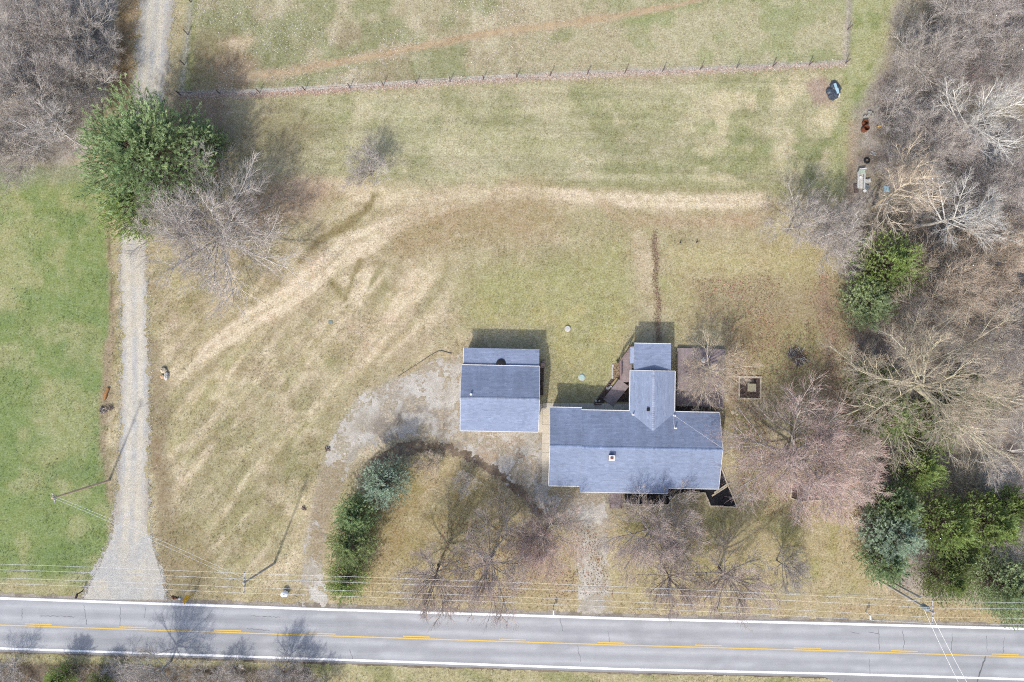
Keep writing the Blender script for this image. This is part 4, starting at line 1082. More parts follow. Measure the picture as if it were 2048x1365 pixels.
def stick_pile(name, label, q, rx, ry, n, mat, cat='brush pile', hmax=.6, seed=1, rz=0.0, mats=None):
    t = thing(name, label, cat, q, rz); rr = random.Random(seed)
    mounds = MB()
    for i in range(9): mounds.rock((rr.uniform(-.6, .6) * rx, rr.uniform(-.6, .6) * ry, .0), min(rx, ry) * rr.uniform(.18, .36), seed * 7 + i, (1.2, 1.1, .4))
    mounds.build('heap', mat, t)
    for i in range(n):
        a = rr.uniform(0, 6.28); r_ = rr.random() ** .6; c = Vector((math.cos(a) * rx * r_ * .8, math.sin(a) * ry * r_ * .8, rr.uniform(.08, hmax * (1.1 - r_))))
        dd = Vector((rr.uniform(-1, 1), rr.uniform(-1, 1), rr.uniform(-.3, .4))).normalized() * rr.uniform(.25, .8) * min(1, max(rx, ry) * .8)
        MB().tube([c - dd, c + dd * .2 + Vector((0, 0, .04)), c + dd], [rr.uniform(.012, .035), .02, .008], 4).build('stick', rr.choice(mats or (M_DEBRIS, M_DEBRIS, M_GSTONE, M_DTIMBER)), t)
    return t
stick_pile('brush_pile', 'dark oval burn pile of sticks and ash on the lawn', (1594, 712), 1.7, 1.1, 120, mat_plain('ash', C(112, 102, 100), .95, .4, 5), seed=4, rz=-.9)
tp = thing('tarp_heap', 'crumpled black tarp heap with a pale blue sheet on it', 'tarp', (1667, 181))
for i in range(7):
    MB().rock((random.uniform(-.5, .5), random.uniform(-.8, .8), .1), random.uniform(.45, .7), 200 + i, (.9, 1.0, .5)).build('fold', M_TARP, tp)
MB().box((.1, .25, .46), (.35, 1.0, .04), .35, .1, .05).box((.3, -.25, .47), (.3, .7, .05), .2, -.1).build('sheet', M_BLUE, tp); MB().box((.62, -.75, .25), (.12, .5, .05), -.3).build('strap', M_WHITE, tp)
rr = np.random.default_rng(77)
# scrap by the wood edge
def barrel(label, q, r, h, tilt=0):
    t = thing('rusty_barrel', label, 'barrel', q, 0, 'barrels at the wood edge'); t.rotation_euler = (tilt, 0, 0)
    MB().lathe([(r * .9, .02), (r, 0), (r, h * .33), (r * 1.05, h * .35), (r, h * .37), (r, h * .66), (r * 1.05, h * .68), (r, h * .7), (r, h), (r * .92, h), (r * .9, h * .12)], 18).build('drum', M_RUST, t)
    MB().lathe([(r * .8, 0), (r * .6, .1), (r * .3, .16)], 10, (0, 0, h * .1)).build('ash_fill', M_DEBRIS, t)
barrel('open rusty burn barrel at the edge of the wood', (1727, 260), .38, .85)
barrel('smaller rusty drum standing just behind the open burn barrel', (1728, 247), .33, .6)
M_MOSSY = mat_plain('mossy_concrete', C(176, 174, 164), .9, .25)
for i, (q, lab) in enumerate((((1738, 226), 'grey concrete block farthest from the rusty barrels'), ((1735, 233), 'grey concrete block second from the rusty barrels'), ((1744, 231), 'grey concrete block lying nearest the brush'), ((1729, 236), 'pale concrete rubble block nearest the rusty barrels'))):
    o = MB().box((0, 0, .14), (.5, .32, .28), i * .7).build('concrete_block', M_MOSSY, bevel=.03); o.location = P(*q); tag(o, lab, 'block', 'blocks by the rusty barrels')
t = thing('yellow_jug', 'bright yellow plastic jug lying in the brush', 'jug', (1757, 254), .5)
MB().lathe([(.1, -.26), (.16, -.24), (.16, .12), (.06, .22), (.05, .28)], 12).build('body', M_YELLOW, t).rotation_euler = (0, R(80), 0); MB().tube([(.1, .12, .12), (.05, .2, .16), (-.1, .13, .14)], .02, 6).build('handle', M_YELLOW, t)
t.location.z = .17
t = thing('wire_rack', 'pale wire rack lying at the edge of the brush', 'rack', (1746, 308), -.35)
for i in range(5): MB().bar((-.35 + i * .17, -.18, .12), (-.35 + i * .17, .18, .12), .05, .04).build('bar', M_GSTONE, t)
for s in (-1, 1): MB().bar((-.4, s * .19, .115), (.4, s * .19, .115), .05, .04).build('rail', M_GSTONE, t)
t = thing('old_tire', 'black tire and scrap ring lying in the leaf litter', 'tire', (1733, 322), 0)
pr = [(math.cos(a) * .32, math.sin(a) * .32, .1) for a in np.linspace(0, 2 * math.pi, 15)]
MB().tube(pr, .1, 8, False).build('tread', M_BLACK, t); MB().tube([(p_[0] * .75, p_[1] * .75, .16) for p_ in pr], .03, 6, False).build('bead', M_BLACK, t)
t = thing('scrap_cabinet', 'old pale green cabinet frame dumped beside the wood', 'cabinet', (1719, 362), -.04)
MB().box((0, 1.0, .55), (.85, .55, .08), 0, .1).build('door_panel', mat_plain('mint_panel', C(196, 208, 192), .7, .12), t); MB().box((-.42, 0, .4), (.08, 2.1, .3)).build('side', M_WHITE, t); MB().box((.42, -.1, .4), (.08, 2.0, .3)).build('side', M_WHITE, t)
MB().box((0, -.1, .12), (.7, 1.9, .1)).build('back_board', M_GSTONE, t); MB().lathe([(.24, 0), (.27, .08), (.22, .1), (.2, .03)], 14, (0, .3, .2)).build('basin', M_WHITE, t); MB().box((.15, 1.42, .5), (.9, .16, .08), .15).build('top_rail', M_WHITE, t)
for i, (q, rz, sz, m_, lab) in enumerate((((1734, 363), .2, (.75, .5, .3), M_GSTONE, 'grey broken appliance shell next to the scrap cabinet'), ((1711, 378), .1, (.5, 1.1, .25), M_DEBRIS, 'dark scrap panel at the foot of the scrap cabinet'), ((1732, 375), -.3, (.5, .6, .2), M_METAL, 'bluish metal scrap tray below the scrap cabinet'), ((1729, 382), .6, (.38, .38, .15), M_WHITE, 'white scrap square below the scrap cabinet'), ((1772, 379), .1, (.7, .8, .12), M_BLUE, 'pale blue sheet of scrap under the bare branches'))):
    o = MB().box((0, 0, sz[2] / 2), sz, rz).box((.05, .04, sz[2] + .03), (sz[0] * .5, sz[1] * .6, .06), rz + .2).build('scrap_piece', m_, bevel=.02); o.location = P(*q); tag(o, lab, 'scrap', 'scrap at the wood edge')
# septic lids and covers
t = thing('septic_tank_cover', 'round speckled concrete septic cap on the lawn', 'cap', (1135, 658)); MB().lathe([(.38, 0), (.40, .14), (.33, .2), (.1, .22)], 20).build('cap', M_GSTONE, t); MB().lathe([(.08, .2), (.08, .26), (.03, .27)], 10).build('knob', M_CONC, t)
t = thing('septic_tank_cover', 'round pale teal septic lid set in the shaded lawn', 'lid', (1163.5, 755)); MB().lathe([(.36, 0), (.37, .12), (.33, .16), (.05, .17)], 24).build('lid', M_TEAL, t); MB().lathe([(.46, 0), (.46, .04), (.37, .05)], 24).build('rim', M_GSTONE, t)
t = thing('meter_cover', 'small square teal cover sunk in the dry grass', 'cover', (661, 645), .1); MB().box((0, 0, .03), (.5, .42, .06)).build('plate', mat_plain('teal_grey', C(126, 150, 148), .7, .2), t, bevel=.01); MB().box((0, 0, .07), (.2, .05, .03)).build('handle', M_METAL, t)
# boulders by the lane
for i, (q, r, sq, m_, lab) in enumerate((((328, 741), .42, (1, .85, .7), M_STONE, 'rounded tan boulder on top of the lane side rock group'), ((334, 753), .5, (.62, 1.05, .6), M_GSTONE, 'long white boulder in the lane side rock group'), ((326, 754), .28, (1, 1, .7), mat_plain('peach_stone', C(214, 180, 146), .9, .15), 'small peach coloured rock beside the long white boulder'))):
    o = MB().rock((0, 0, .15), r, 300 + i, sq).build('boulder', m_); o.location = P(*q); tag(o, lab, 'boulder', 'rocks beside the lane')
o = MB().rock((0, 0, .38), .46, 311, (1, 1, .95)).build('white_boulder', mat_plain('white_rock', (.82, .82, .82), .7, .04), smooth=True); o.location = P(571, 1186); tag(o, 'round white painted boulder at the loop driveway entrance', 'boulder')
t = thing('log', 'short orange brown log lying beside the lane', 'log', (214, 788), 1.25); MB().tube([(-.75, 0, .16), (0, .04, .18), (.75, 0, .16)], [.17, .19, .16], 9).build('trunk', M_BARE, t); MB().tube([(.3, 0, .2), (.6, .25, .3)], [.06, .03], 6).build('stub', M_BARE, t)
stick_pile('root_pile', 'tangle of dark roots and sticks beside the lane', (207, 820), .55, .6, 22, M_DEBRIS, 'root pile', .4, 8)
stick_pile('stick_bundle', 'grey sticks lying next to the dark root tangle', (221, 815), .7, .4, 18, M_DEBRIS, 'sticks', .3, 9, .4)
stick_pile('dead_weeds', 'small dark patch of dead weeds west of the loop driveway', (655, 898), .45, .35, 26, mat_plain('dead_weed', C(116, 92, 72), .95, .4), 'weeds', .3, 10)
stick_pile('dead_weeds', 'small reddish patch of dead weeds below the pole shadow', (609, 1017), .4, .35, 22, mat_plain('dead_weed_red', C(140, 100, 84), .95, .4), 'weeds', .25, 11)
t = thing('timber_edging', 'line of weathered timbers edging the gravel behind the garage', 'edging', (840, 725))
iv = t.matrix_basis.inverted()
for q0, q1 in (((797, 755), (832, 732)), ((834, 731), (864, 711)), ((866, 710), (880, 703)), ((881, 703), (902, 709))):
    a = iv @ P(*q0); b = iv @ P(*q1); MB().bar((a.x, a.y, .08), (b.x, b.y, .08), .15, .15).build('timber', M_TIMBER, t)
t = thing('grill', 'small white lidded grill standing on the rear deck', 'grill', (1401, 722)); MB().lathe([(.05, .5), (.05, 1.0), (.28, 1.1), (.32, 1.25), (.28, 1.4), (.1, 1.5)], 14).build('bowl', M_WHITE, t); MB().lathe([(.3, .48), (.3, .52)], 12).build('base', M_BLACK, t)
for i, (q, lab) in enumerate((((1465, 825), 'pale round stepping stone off the east corner of the house'), ((1474, 829), 'small pale stone beside the round stepping stone'))):
    o = MB().rock((0, 0, .05), .26 - .1 * i, 330 + i, (1, 1, .4)).build('stepping_stone', M_STONE); o.location = P(*q); tag(o, lab, 'stone', 'stones east of the house')
t = thing('post_pair', 'two short dark posts joined by a wire on the back lawn', 'posts', (1376, 487))
iv = t.matrix_basis.inverted(); pts = [(1360, 486), (1393, 485)]
for q in pts: p = iv @ P(*q); MB().lathe([(.08, 0), (.08, .4), (.06, .44)], 8, (p.x, p.y, 0)).build('post', M_BLACK, t)
for q0, q1 in zip(pts[:-1], pts[1:]): a = iv @ P(*q0); b = iv @ P(*q1); MB().tube([(a.x, a.y, .32), (b.x, b.y, .32)], .012, 4).build('wire', M_DTIMBER, t)

# ---------------------------------------------------------------- paddock fence
fence = thing('paddock_fence', 'long wire paddock fence on slim dark posts behind the yard', 'fence', (1030, 160))
iv = fence.matrix_basis.inverted()
pm = MB().lathe([(.07, 0), (.065, 1.3), (.04, 1.34)], 8).mesh('post'); pm.materials.append(M_DTIMBER)
def run(pts, sp=73):
    nodes = []
    for q0, q1 in zip(pts[:-1], pts[1:]):
        n = max(1, round(math.hypot(q1[0] - q0[0], q1[1] - q0[1]) / sp))
        nodes += [(q0[0] + (q1[0] - q0[0]) * i / n, q0[1] + (q1[1] - q0[1]) * i / n) for i in range(n)]
    nodes.append(pts[-1])
    nodes = [iv @ P(*q) for q in nodes]
    for p in nodes: o = link('post', pm, None, fence, (p.x, p.y, 0)); o.rotation_euler = (random.uniform(-.04, .04), random.uniform(-.04, .04), random.uniform(0, 6))
    for h in (.25, .55, .85, 1.15):
        w = MB()
        w.tube([(p.x + random.uniform(-.03, .03), p.y + random.uniform(-.03, .03), h) for p in nodes], .008, 3, False)
        w.build('wire', M_METAL, fence)
run([(388, -60), (376, 70), (362, 191)], 62); run([(362, 191), (520, 186), (700, 176), (900, 163), (1100, 152), (1400, 140), (1691, 127)]); run([(1691, 127), (1695, 60), (1700, -60)], 62)
a = iv @ P(362, 191); b = iv @ P(384, 186); MB().tube([(a.x, a.y, 1.1), (b.x, b.y, .1)], .05, 6).build('brace', M_DTIMBER, fence)

# ---------------------------------------------------------------- mailboxes, sign
def mailbox(label, q, boxm, postm, rz=0.0, h=1.05):
    t = thing('mailbox', label, 'mailbox', q, rz, 'roadside mailboxes')
    MB().box((0, .1, h / 2), (.1, .1, h)).build('post', postm, t); MB().bar((0, .2, h - .02), (0, -.35, h - .02), .09, .05).build('bracket', postm, t)
    m = MB(); prof = [(-.11, 0), (.11, 0), (.11, .14), (.07, .22), (0, .25), (-.07, .22), (-.11, .14)]; n = len(prof)
    m.add([(p_[0], .12, h + p_[1]) for p_ in prof] + [(p_[0], -.42, h + p_[1]) for p_ in prof], [tuple(range(n)), tuple(range(n, 2 * n))[::-1]] + [(i, n + i, n + (i + 1) % n, (i + 1) % n) for i in range(n)])
    m.build('box', boxm, t); MB().box((.125, -.1, h + .22), (.02, .05, .18)).build('flag', M_RUST, t)
    return t
mailbox('white mailbox on a white post east of the loop entrance', (1106, 1216), M_WHITE, M_WHITE)
mailbox('white mailbox standing alone on the verge near the utility poles', (1731, 1226), M_WHITE, M_WHITE, .05)
mailbox('black mailbox at the mouth of the gravel lane', (165, 1184), M_BLACK, M_BLACK, -.3)
sg = thing('warning_sign', 'yellow diamond road sign on a slim post at the road edge', 'sign', (389, 1187))
MB().box((0, 0, 1.2), (.06, .05, 2.4)).build('post', M_YELLOW, sg)
s_ = MB().box((0, 0, 0), (.03, .88, .88), 0, 0, R(45)).build('sign_panel', M_ORANGE, sg); s_.location = (-.06, 0, 2.3); s_.rotation_euler = (0, R(-10), R(-14))
MB().box((.018, 0, 0), (.005, .80, .80), 0, 0, R(45)).build('sign_face', M_YELLOW, s_)
s2 = MB().box((0, 0, 0), (.03, .45, .35)).build('plaque', M_YELLOW, sg); s2.location = (-.06, 0, 1.55); s2.rotation_euler = (0, R(8), R(-14))
t = thing('roadside_debris', 'dark scrap and white bag lying on the road edge near the yellow sign', 'debris', (352, 1196))
for i in range(5): MB().rock((i * .16 - .4, random.uniform(-.1, .1), .06), random.uniform(.1, .18), 400 + i).build('scrap', M_BLACK if i % 2 else M_RUST, t)
MB().rock((.5, -.1, .1), .16, 409).build('bag', M_WHITE, t)

# ---------------------------------------------------------------- utility poles and wires
def pole(label, base, top, h, mat=M_POLE, r=.15, arm=None, arm_dir=(0, 1), trans=None, ins=True):
    b = P(*base); t_ = P(top[0], top[1], h) - b
    e = empty('utility_pole', b); tag(e, label, 'utility pole', 'utility poles')
    MB().tube([(0, 0, -.05), (t_ * .5), t_], [r * 1.15, r, r * .75], 12).build('pole', mat, e)
    if arm:
        d = Vector((arm_dir[0], arm_dir[1], 0)).normalized(); c = t_ * .965
        ar = MB().bar(c - d * arm / 2 + Vector((0, 0, .02)), c + d * arm / 2 + Vector((0, 0, .02)), .13, .13).build('crossarm', M_ARM, e)
        for s in (-.47, -.2, .2, .47):
            p_ = c + d * arm * s; MB().lathe([(.03, .08), (.05, .12), (.06, .2), (.03, .26)], 8, p_).build('insulator', M_GSTONE, ar)
        for s in (-1, 1): MB().tube([c + d * arm * .3 * s, c * .93], .02, 5).build('brace', M_METAL, e)
    if trans:
        p_ = t_ * trans[2] + Vector((trans[0], trans[1], 0))
        tr = MB().lathe([(.28, -.5), (.3, -.45), (.3, .35), (.24, .45), (.05, .5)], 14, p_).build('transformer', M_METAL, e)
        for s in (-1, 1): MB().lathe([(.04, .4), (.06, .55), (.03, .68)], 8, p_ + Vector((s * .12, 0, 0))).build('bushing', M_GSTONE, tr)
        MB().bar(p_, Vector((t_.x * trans[2], t_.y * trans[2], p_.z)), .08, .1).build('bracket', M_METAL, e)
    return e, b, t_
HPA, HPC, HPB, HPB2 = 10.6, 10.4, 11.2, 8.2
pa, ba, ta = pole('brown utility pole standing between the green lawn and the lane', (219, 961), (104, 997), HPA, M_POLEB, .13, 1.1, (.3, -1))
pc, bc, tc = pole('grey utility pole with crossarm between the lane and the loop driveway', (549, 1127), (486, 1167), HPC, M_POLE, .13, 2.3, (.02, 1))
pb, bb, tb = pole('tall utility pole with transformer and crossarm beside the evergreens', (1753, 1158), (1869, 1227), HPB, M_POLE, .15, 2.6, (.03, 1), (-.5, .35, .93))
pb2, bb2, tb2 = pole('shorter grey pole leaning beside the tall transformer pole', (1768, 1158), (1841, 1195), HPB2, M_POLE, .14)
MB().box(tb2 * .99, (.2, .2, .25)).build('pole_cap', M_ARM, pb2)
def wire(name, label, a, b, sag=.5, r=.014, mat=M_WIRE, n=14):
    a = Vector(a); b = Vector(b); pts = [a.lerp(b, i / n) - Vector((0, 0, 4 * sag * (i / n) * (1 - i / n))) for i in range(n + 1)]
    o = MB().tube(pts, r, 4, False).build(name, mat); tag(o, label, 'wire', 'overhead wires'); return o
ca = bc + tc * .965; cb = bb + tb * .965
LFT = Vector((-50.5, 1.75, 0))             # to the next pole outside the picture
RGT = Vector((46, -1.3, 0))
wn_ = ('outermost roadside', 'second from the road', 'third from the road', 'innermost')
for i, s in enumerate((-.47, -.2, .2, .47)):
    qa = ca + Vector((.02, 1, 0)).normalized() * 2.3 * s + Vector((0, 0, .24)); qb = cb + Vector((.03, 1, 0)).normalized() * 2.6 * s + Vector((0, 0, .24))
    wire('power_line', f'{wn_[i]} power line between the two crossarm poles', qa, qb, .75)
    wire('power_line', f'{wn_[i]} power line running west from the crossarm pole', qa, qa + LFT, .6); wire('power_line', f'{wn_[i]} power line running east from the transformer pole', qb, qb + RGT, .6)
na = bc + tc * .82; nb = bb2 + tb2 * .98
wire('communication_cable', 'thick cable slung below the power lines between the poles', na, nb, .6, .018, M_CABLE); wire('communication_cable', 'thick cable running west from the crossarm pole', na, na + LFT, .5, .018, M_CABLE); wire('communication_cable', 'thick cable running east from the shorter pole', nb, nb + RGT, .5, .018, M_CABLE)
for i, f in enumerate((.985, .93)):
    wire('service_drop', ('upper', 'lower')[i] + ' service wire from the brown pole to the crossarm pole', ba + ta * f, bc + tc * (.98 - .12 * i), .4, .014)
far_p = P(1945, 1420, 8.5)
wire('service_drop', 'upper service wire crossing the road from the transformer pole', bb + tb * .93, far_p + Vector((1.0, 0, .3)), .3, .016); wire('service_drop', 'lower service wire crossing the road from the transformer pole', bb + tb * .82, far_p, .3, .016)
# ================================================================== TREES
def norm(a): return a / (np.linalg.norm(a, axis=-1, keepdims=True) + 1e-9)
def tubes_np(Pp, Rr, lev, n):
    """Pp (N,K,3) polylines, Rr (N,K) radii -> verts, quads, attribute"""
    Nn, K, _ = Pp.shape
    T = np.empty_like(Pp); T[:, 1:-1] = Pp[:, 2:] - Pp[:, :-2] if K > 2 else T[:, 1:-1]
    T[:, 0] = Pp[:, 1] - Pp[:, 0]; T[:, -1] = Pp[:, -1] - Pp[:, -2]; T = norm(T)
    ref = np.where(np.abs(T[..., 2:3]) < .9, np.array([0, 0, 1.0]), np.array([1.0, 0, 0]))
    U = norm(np.cross(T, ref)); W = np.cross(T, U)
    an = 2 * np.pi * np.arange(n) / n
    V = Pp[:, :, None, :] + Rr[:, :, None, None] * (U[:, :, None, :] * np.cos(an)[None, None, :, None] + W[:, :, None, :] * np.sin(an)[None, None, :, None])
    base = (np.arange(Nn) * K * n)[:, None, None] + (np.arange(K - 1) * n)[None, :, None]
    k = np.arange(n)[None, None, :]
    a = base + k; b = base + (k + 1) % n
    Q = np.stack([a, b, b + n, a + n], -1).reshape(-1, 4)
    at = np.repeat(np.asarray(lev).reshape(Nn, K).ravel() if np.ndim(lev) else np.full(Nn * K, lev), n)
    return V.reshape(-1, 3), Q, at
class Acc:
    def __init__(s): s.V = []; s.Q = []; s.A = []; s.n = 0
    def add(s, V, Q, A): s.V.append(V); s.Q.append(Q + s.n); s.A.append(A); s.n += len(V)
    def mesh(s, name, smooth=True): return mesh_np(name, np.concatenate(s.V), np.concatenate(s.Q), attr=np.concatenate(s.A), smooth=smooth)
def grow(rg, P0, D0, L, K, wander, up, out=0.0):
    n = len(P0); pts = np.empty((n, K, 3)); pts[:, 0] = P0; d = norm(D0)
    st = (L / (K - 1))[:, None]
    for k in range(1, K):
        d = norm(d + rg.normal(0, wander, (n, 3)) + np.array([0, 0, up]))
        pts[:, k] = pts[:, k - 1] + d * st
    return pts
def spawn(rg, pts, rad, m, t0, t1, ang, up, lens, K, wander, upb, rmin, rratio=.62, taper=.35, fan=None):
    n, Kp, _ = pts.shape
    i = np.repeat(np.arange(n), m); j = np.tile(np.arange(m), n)
    t = t0 + (t1 - t0) * np.clip((j + rg.uniform(.1, .9, n * m)) / m, 0, 1)
    f = t * (Kp - 1); k = np.minimum(f.astype(int), Kp - 2); w = (f - k)[:, None]
    p = pts[i, k] * (1 - w) + pts[i, k + 1] * w
    tan = norm(pts[i, k + 1] - pts[i, k])
    r = rad[i, k] * (1 - w[:, 0]) + rad[i, k + 1] * w[:, 0]
    ref = np.where(np.abs(tan[:, 2:3]) < .9, np.array([0, 0, 1.0]), np.array([1.0, 0, 0]))
    u = norm(np.cross(tan, ref)); v = np.cross(tan, u)
    az = j * 2.4 + np.repeat(rg.uniform(0, 6.28, n), m) + rg.normal(0, .4, n * m)
    a = np.radians(rg.normal(ang * (1.0 if fan is None else (1.35 - fan * (t - t0) / (t1 - t0))), 8, n * m))
    d = tan * np.cos(a)[:, None] + (u * np.cos(az)[:, None] + v * np.sin(az)[:, None]) * np.sin(a)[:, None] + np.array([0, 0, up])
    L = lens * (1.15 - .55 * t) * rg.uniform(*((.7, 1.25) if fan is None else (.86, 1.1)), n * m)
    q = grow(rg, p, d, L, K, wander, upb)
    r0 = np.maximum(np.minimum(r * .85, r * rratio + .0), rmin)
    R_ = r0[:, None] * np.linspace(1, taper, K)[None, :]
    return q, np.maximum(R_, rmin * .6)
def bare_tree(seed, H=11.0, Rc=5.0, trunk=.28, tr=.22, limbs=8, ang=42, mult=(7, 6, 5, 4), rm=(.055, .028, .014, .008), multi=1, upb=.06, lean=(0, 0), twl=.55, lim_t=.45, lead=.24):
    """trunk mesh and crown mesh for a leafless tree"""
    rg = np.random.default_rng(seed); A = Acc(); B = Acc()
    if multi == 1:
        L = np.array([H * (trunk + lead)])
        p0 = np.zeros((1, 3)); d0 = np.array([[lean[0], lean[1], 1.0]])
    else:
        L = rg.uniform(.5, .8, multi) * H; p0 = rg.normal(0, .15, (multi, 3)); p0[:, 2] = 0
        az = np.arange(multi) * 2.4; d0 = np.stack([np.cos(az) * .45, np.sin(az) * .45, np.ones(multi)], 1)
    t = grow(rg, p0, d0, L, 8, .06, .02); p_r = tr * np.linspace(1, .3, 8)[None, :].repeat(len(p0), 0); p_r[:, 0] *= 1.25
    A.add(*tubes_np(t, p_r, 0.0, 8))
    s0 = H * trunk / L[0] if multi == 1 else lim_t
    l1, r1 = spawn(rg, t, p_r, limbs, s0, 1.0, ang, .05, np.full(limbs * len(t), (Rc ** 2 + (H * .5) ** 2) ** .5 * .92), 7, .065, upb, rm[0], fan=1.0 if multi == 1 else None)
    A.add(*tubes_np(l1, r1, .25, 6))
    l2, r2 = spawn(rg, l1, r1, mult[0], .22, .98, 33, .06, np.repeat(np.linalg.norm(l1[:, -1] - l1[:, 0], axis=1) * .52, mult[0]), 5, .08, .04, rm[1])
    B.add(*tubes_np(l2, r2, .42, 4))
    l3, r3 = spawn(rg, np.concatenate([l2]), r2, mult[1], .2, 1.0, 30, .04, np.repeat(np.linalg.norm(l2[:, -1] - l2[:, 0], axis=1) * .52, mult[1]), 4, .09, .04, rm[2])
    B.add(*tubes_np(l3, r3, .6, 3))
    l4, r4 = spawn(rg, l3, r3, mult[2], .2, 1.0, 27, .04, np.repeat(np.linalg.norm(l3[:, -1] - l3[:, 0], axis=1) * .6, mult[2]), 3, .09, .04, rm[3])
    B.add(*tubes_np(l4, r4, .78, 3))
    if mult[3]:
        l5, r5 = spawn(rg, l4, r4, mult[3], .25, 1.0, 26, .04, rg.uniform(.6, 1.2, len(l4) * mult[3]) * twl, 2, .1, .03, rm[3] * .85)
        B.add(*tubes_np(l5, r5, np.tile(np.array([.85, 1.0]), (len(l5), 1)), 3))
    mt = A.mesh('trunk'); mc = B.mesh('crown')
    allv = np.concatenate(B.V); rad = np.percentile(np.hypot(allv[:, 0] - np.median(allv[:, 0]), allv[:, 1] - np.median(allv[:, 1])), 91); top = np.percentile(allv[:, 2], 99)
    return dict(trunk=mt, crown=mc, R=rad, H=top, tri=(len(mt.polygons) + len(mc.polygons)) * 2)
BP = {
    'maple': bare_tree(101, 10, 5.6, .12, .22, 26, 60, (9, 6, 5, 2), (.060, .028, .014, .0095), upb=.07, twl=.75, lead=.34),
    'maple2': bare_tree(102, 10, 5.4, .10, .22, 28, 62, (9, 6, 5, 2), (.060, .028, .014, .0095), upb=.08, twl=.75, lead=.34),
    'vase': bare_tree(103, 9.5, 4.4, .17, .2, 18, 58, (7, 5, 4, 2), (.09, .042, .020, .0115), upb=.02, twl=.75, lead=.16),
    'vase2': bare_tree(104, 9.5, 4.6, .19, .2, 19, 60, (7, 5, 4, 2), (.09, .042, .020, .0115), upb=.01, twl=.75, lead=.18),
    'giant': bare_tree(105, 16, 10, .14, .42, 20, 62, (8, 7, 6, 3), (.13, .055, .022, .009), upb=.04, twl=.8, lead=.25),
    'open': bare_tree(106, 11, 6, .13, .26, 28, 60, (9, 6, 5, 2), (.062, .032, .015, .0092), upb=.05, twl=.75, lead=.25),
    'pale': bare_tree(107, 15, 4.5, .34, .26, 12, 46, (7, 6, 5, 2), (.09, .05, .022, .009), upb=.05, twl=.6, lead=.4),
    'grey': bare_tree(108, 9, 3.8, .2, .16, 15, 55, (7, 6, 5, 2), upb=.04, twl=.6, lead=.3),
    'shrub': bare_tree(109, 4.5, 2.4, .1, .07, 4, 40, (5, 5, 4, 2), (.02, .012, .008, .007), multi=9, twl=.45),
    'thicket': bare_tree(110, 5.5, 2.6, .1, .06, 4, 44, (5, 5, 4, 1), (.022, .013, .008, .006), multi=9, twl=.5),
}
def nadir_base(cx, cy, hm):                # ground pixel below a crown seen at (cx, cy) whose middle is hm above the ground
    k = (CAM_H - hm) / CAM_H
    return NADIR[0] + (cx - NADIR[0]) * k, NADIR[1] + (cy - NADIR[1]) * k
def place_bare(kind, bark, label, cx, cy, rpx, H, rz, name='bare_tree', group='bare trees', cat='tree', hm=None):
    pr = BP[kind]; hm = H * .55 if hm is None else hm
    q = nadir_base(cx, cy, hm); r = rpx / PXM * (CAM_H - hm) / CAM_H
    e = empty(name, P(*q), rz); s = r / pr['R']; sz = H / pr['H']
    for part in ('trunk', 'crown'):
        o = link(part, pr[part], BARK[bark], e); o.scale = (s, s, sz)
        o.material_slots[0].link = 'OBJECT'; o.material_slots[0].material = BARK[bark]
    tag(e, label, cat, group); return e
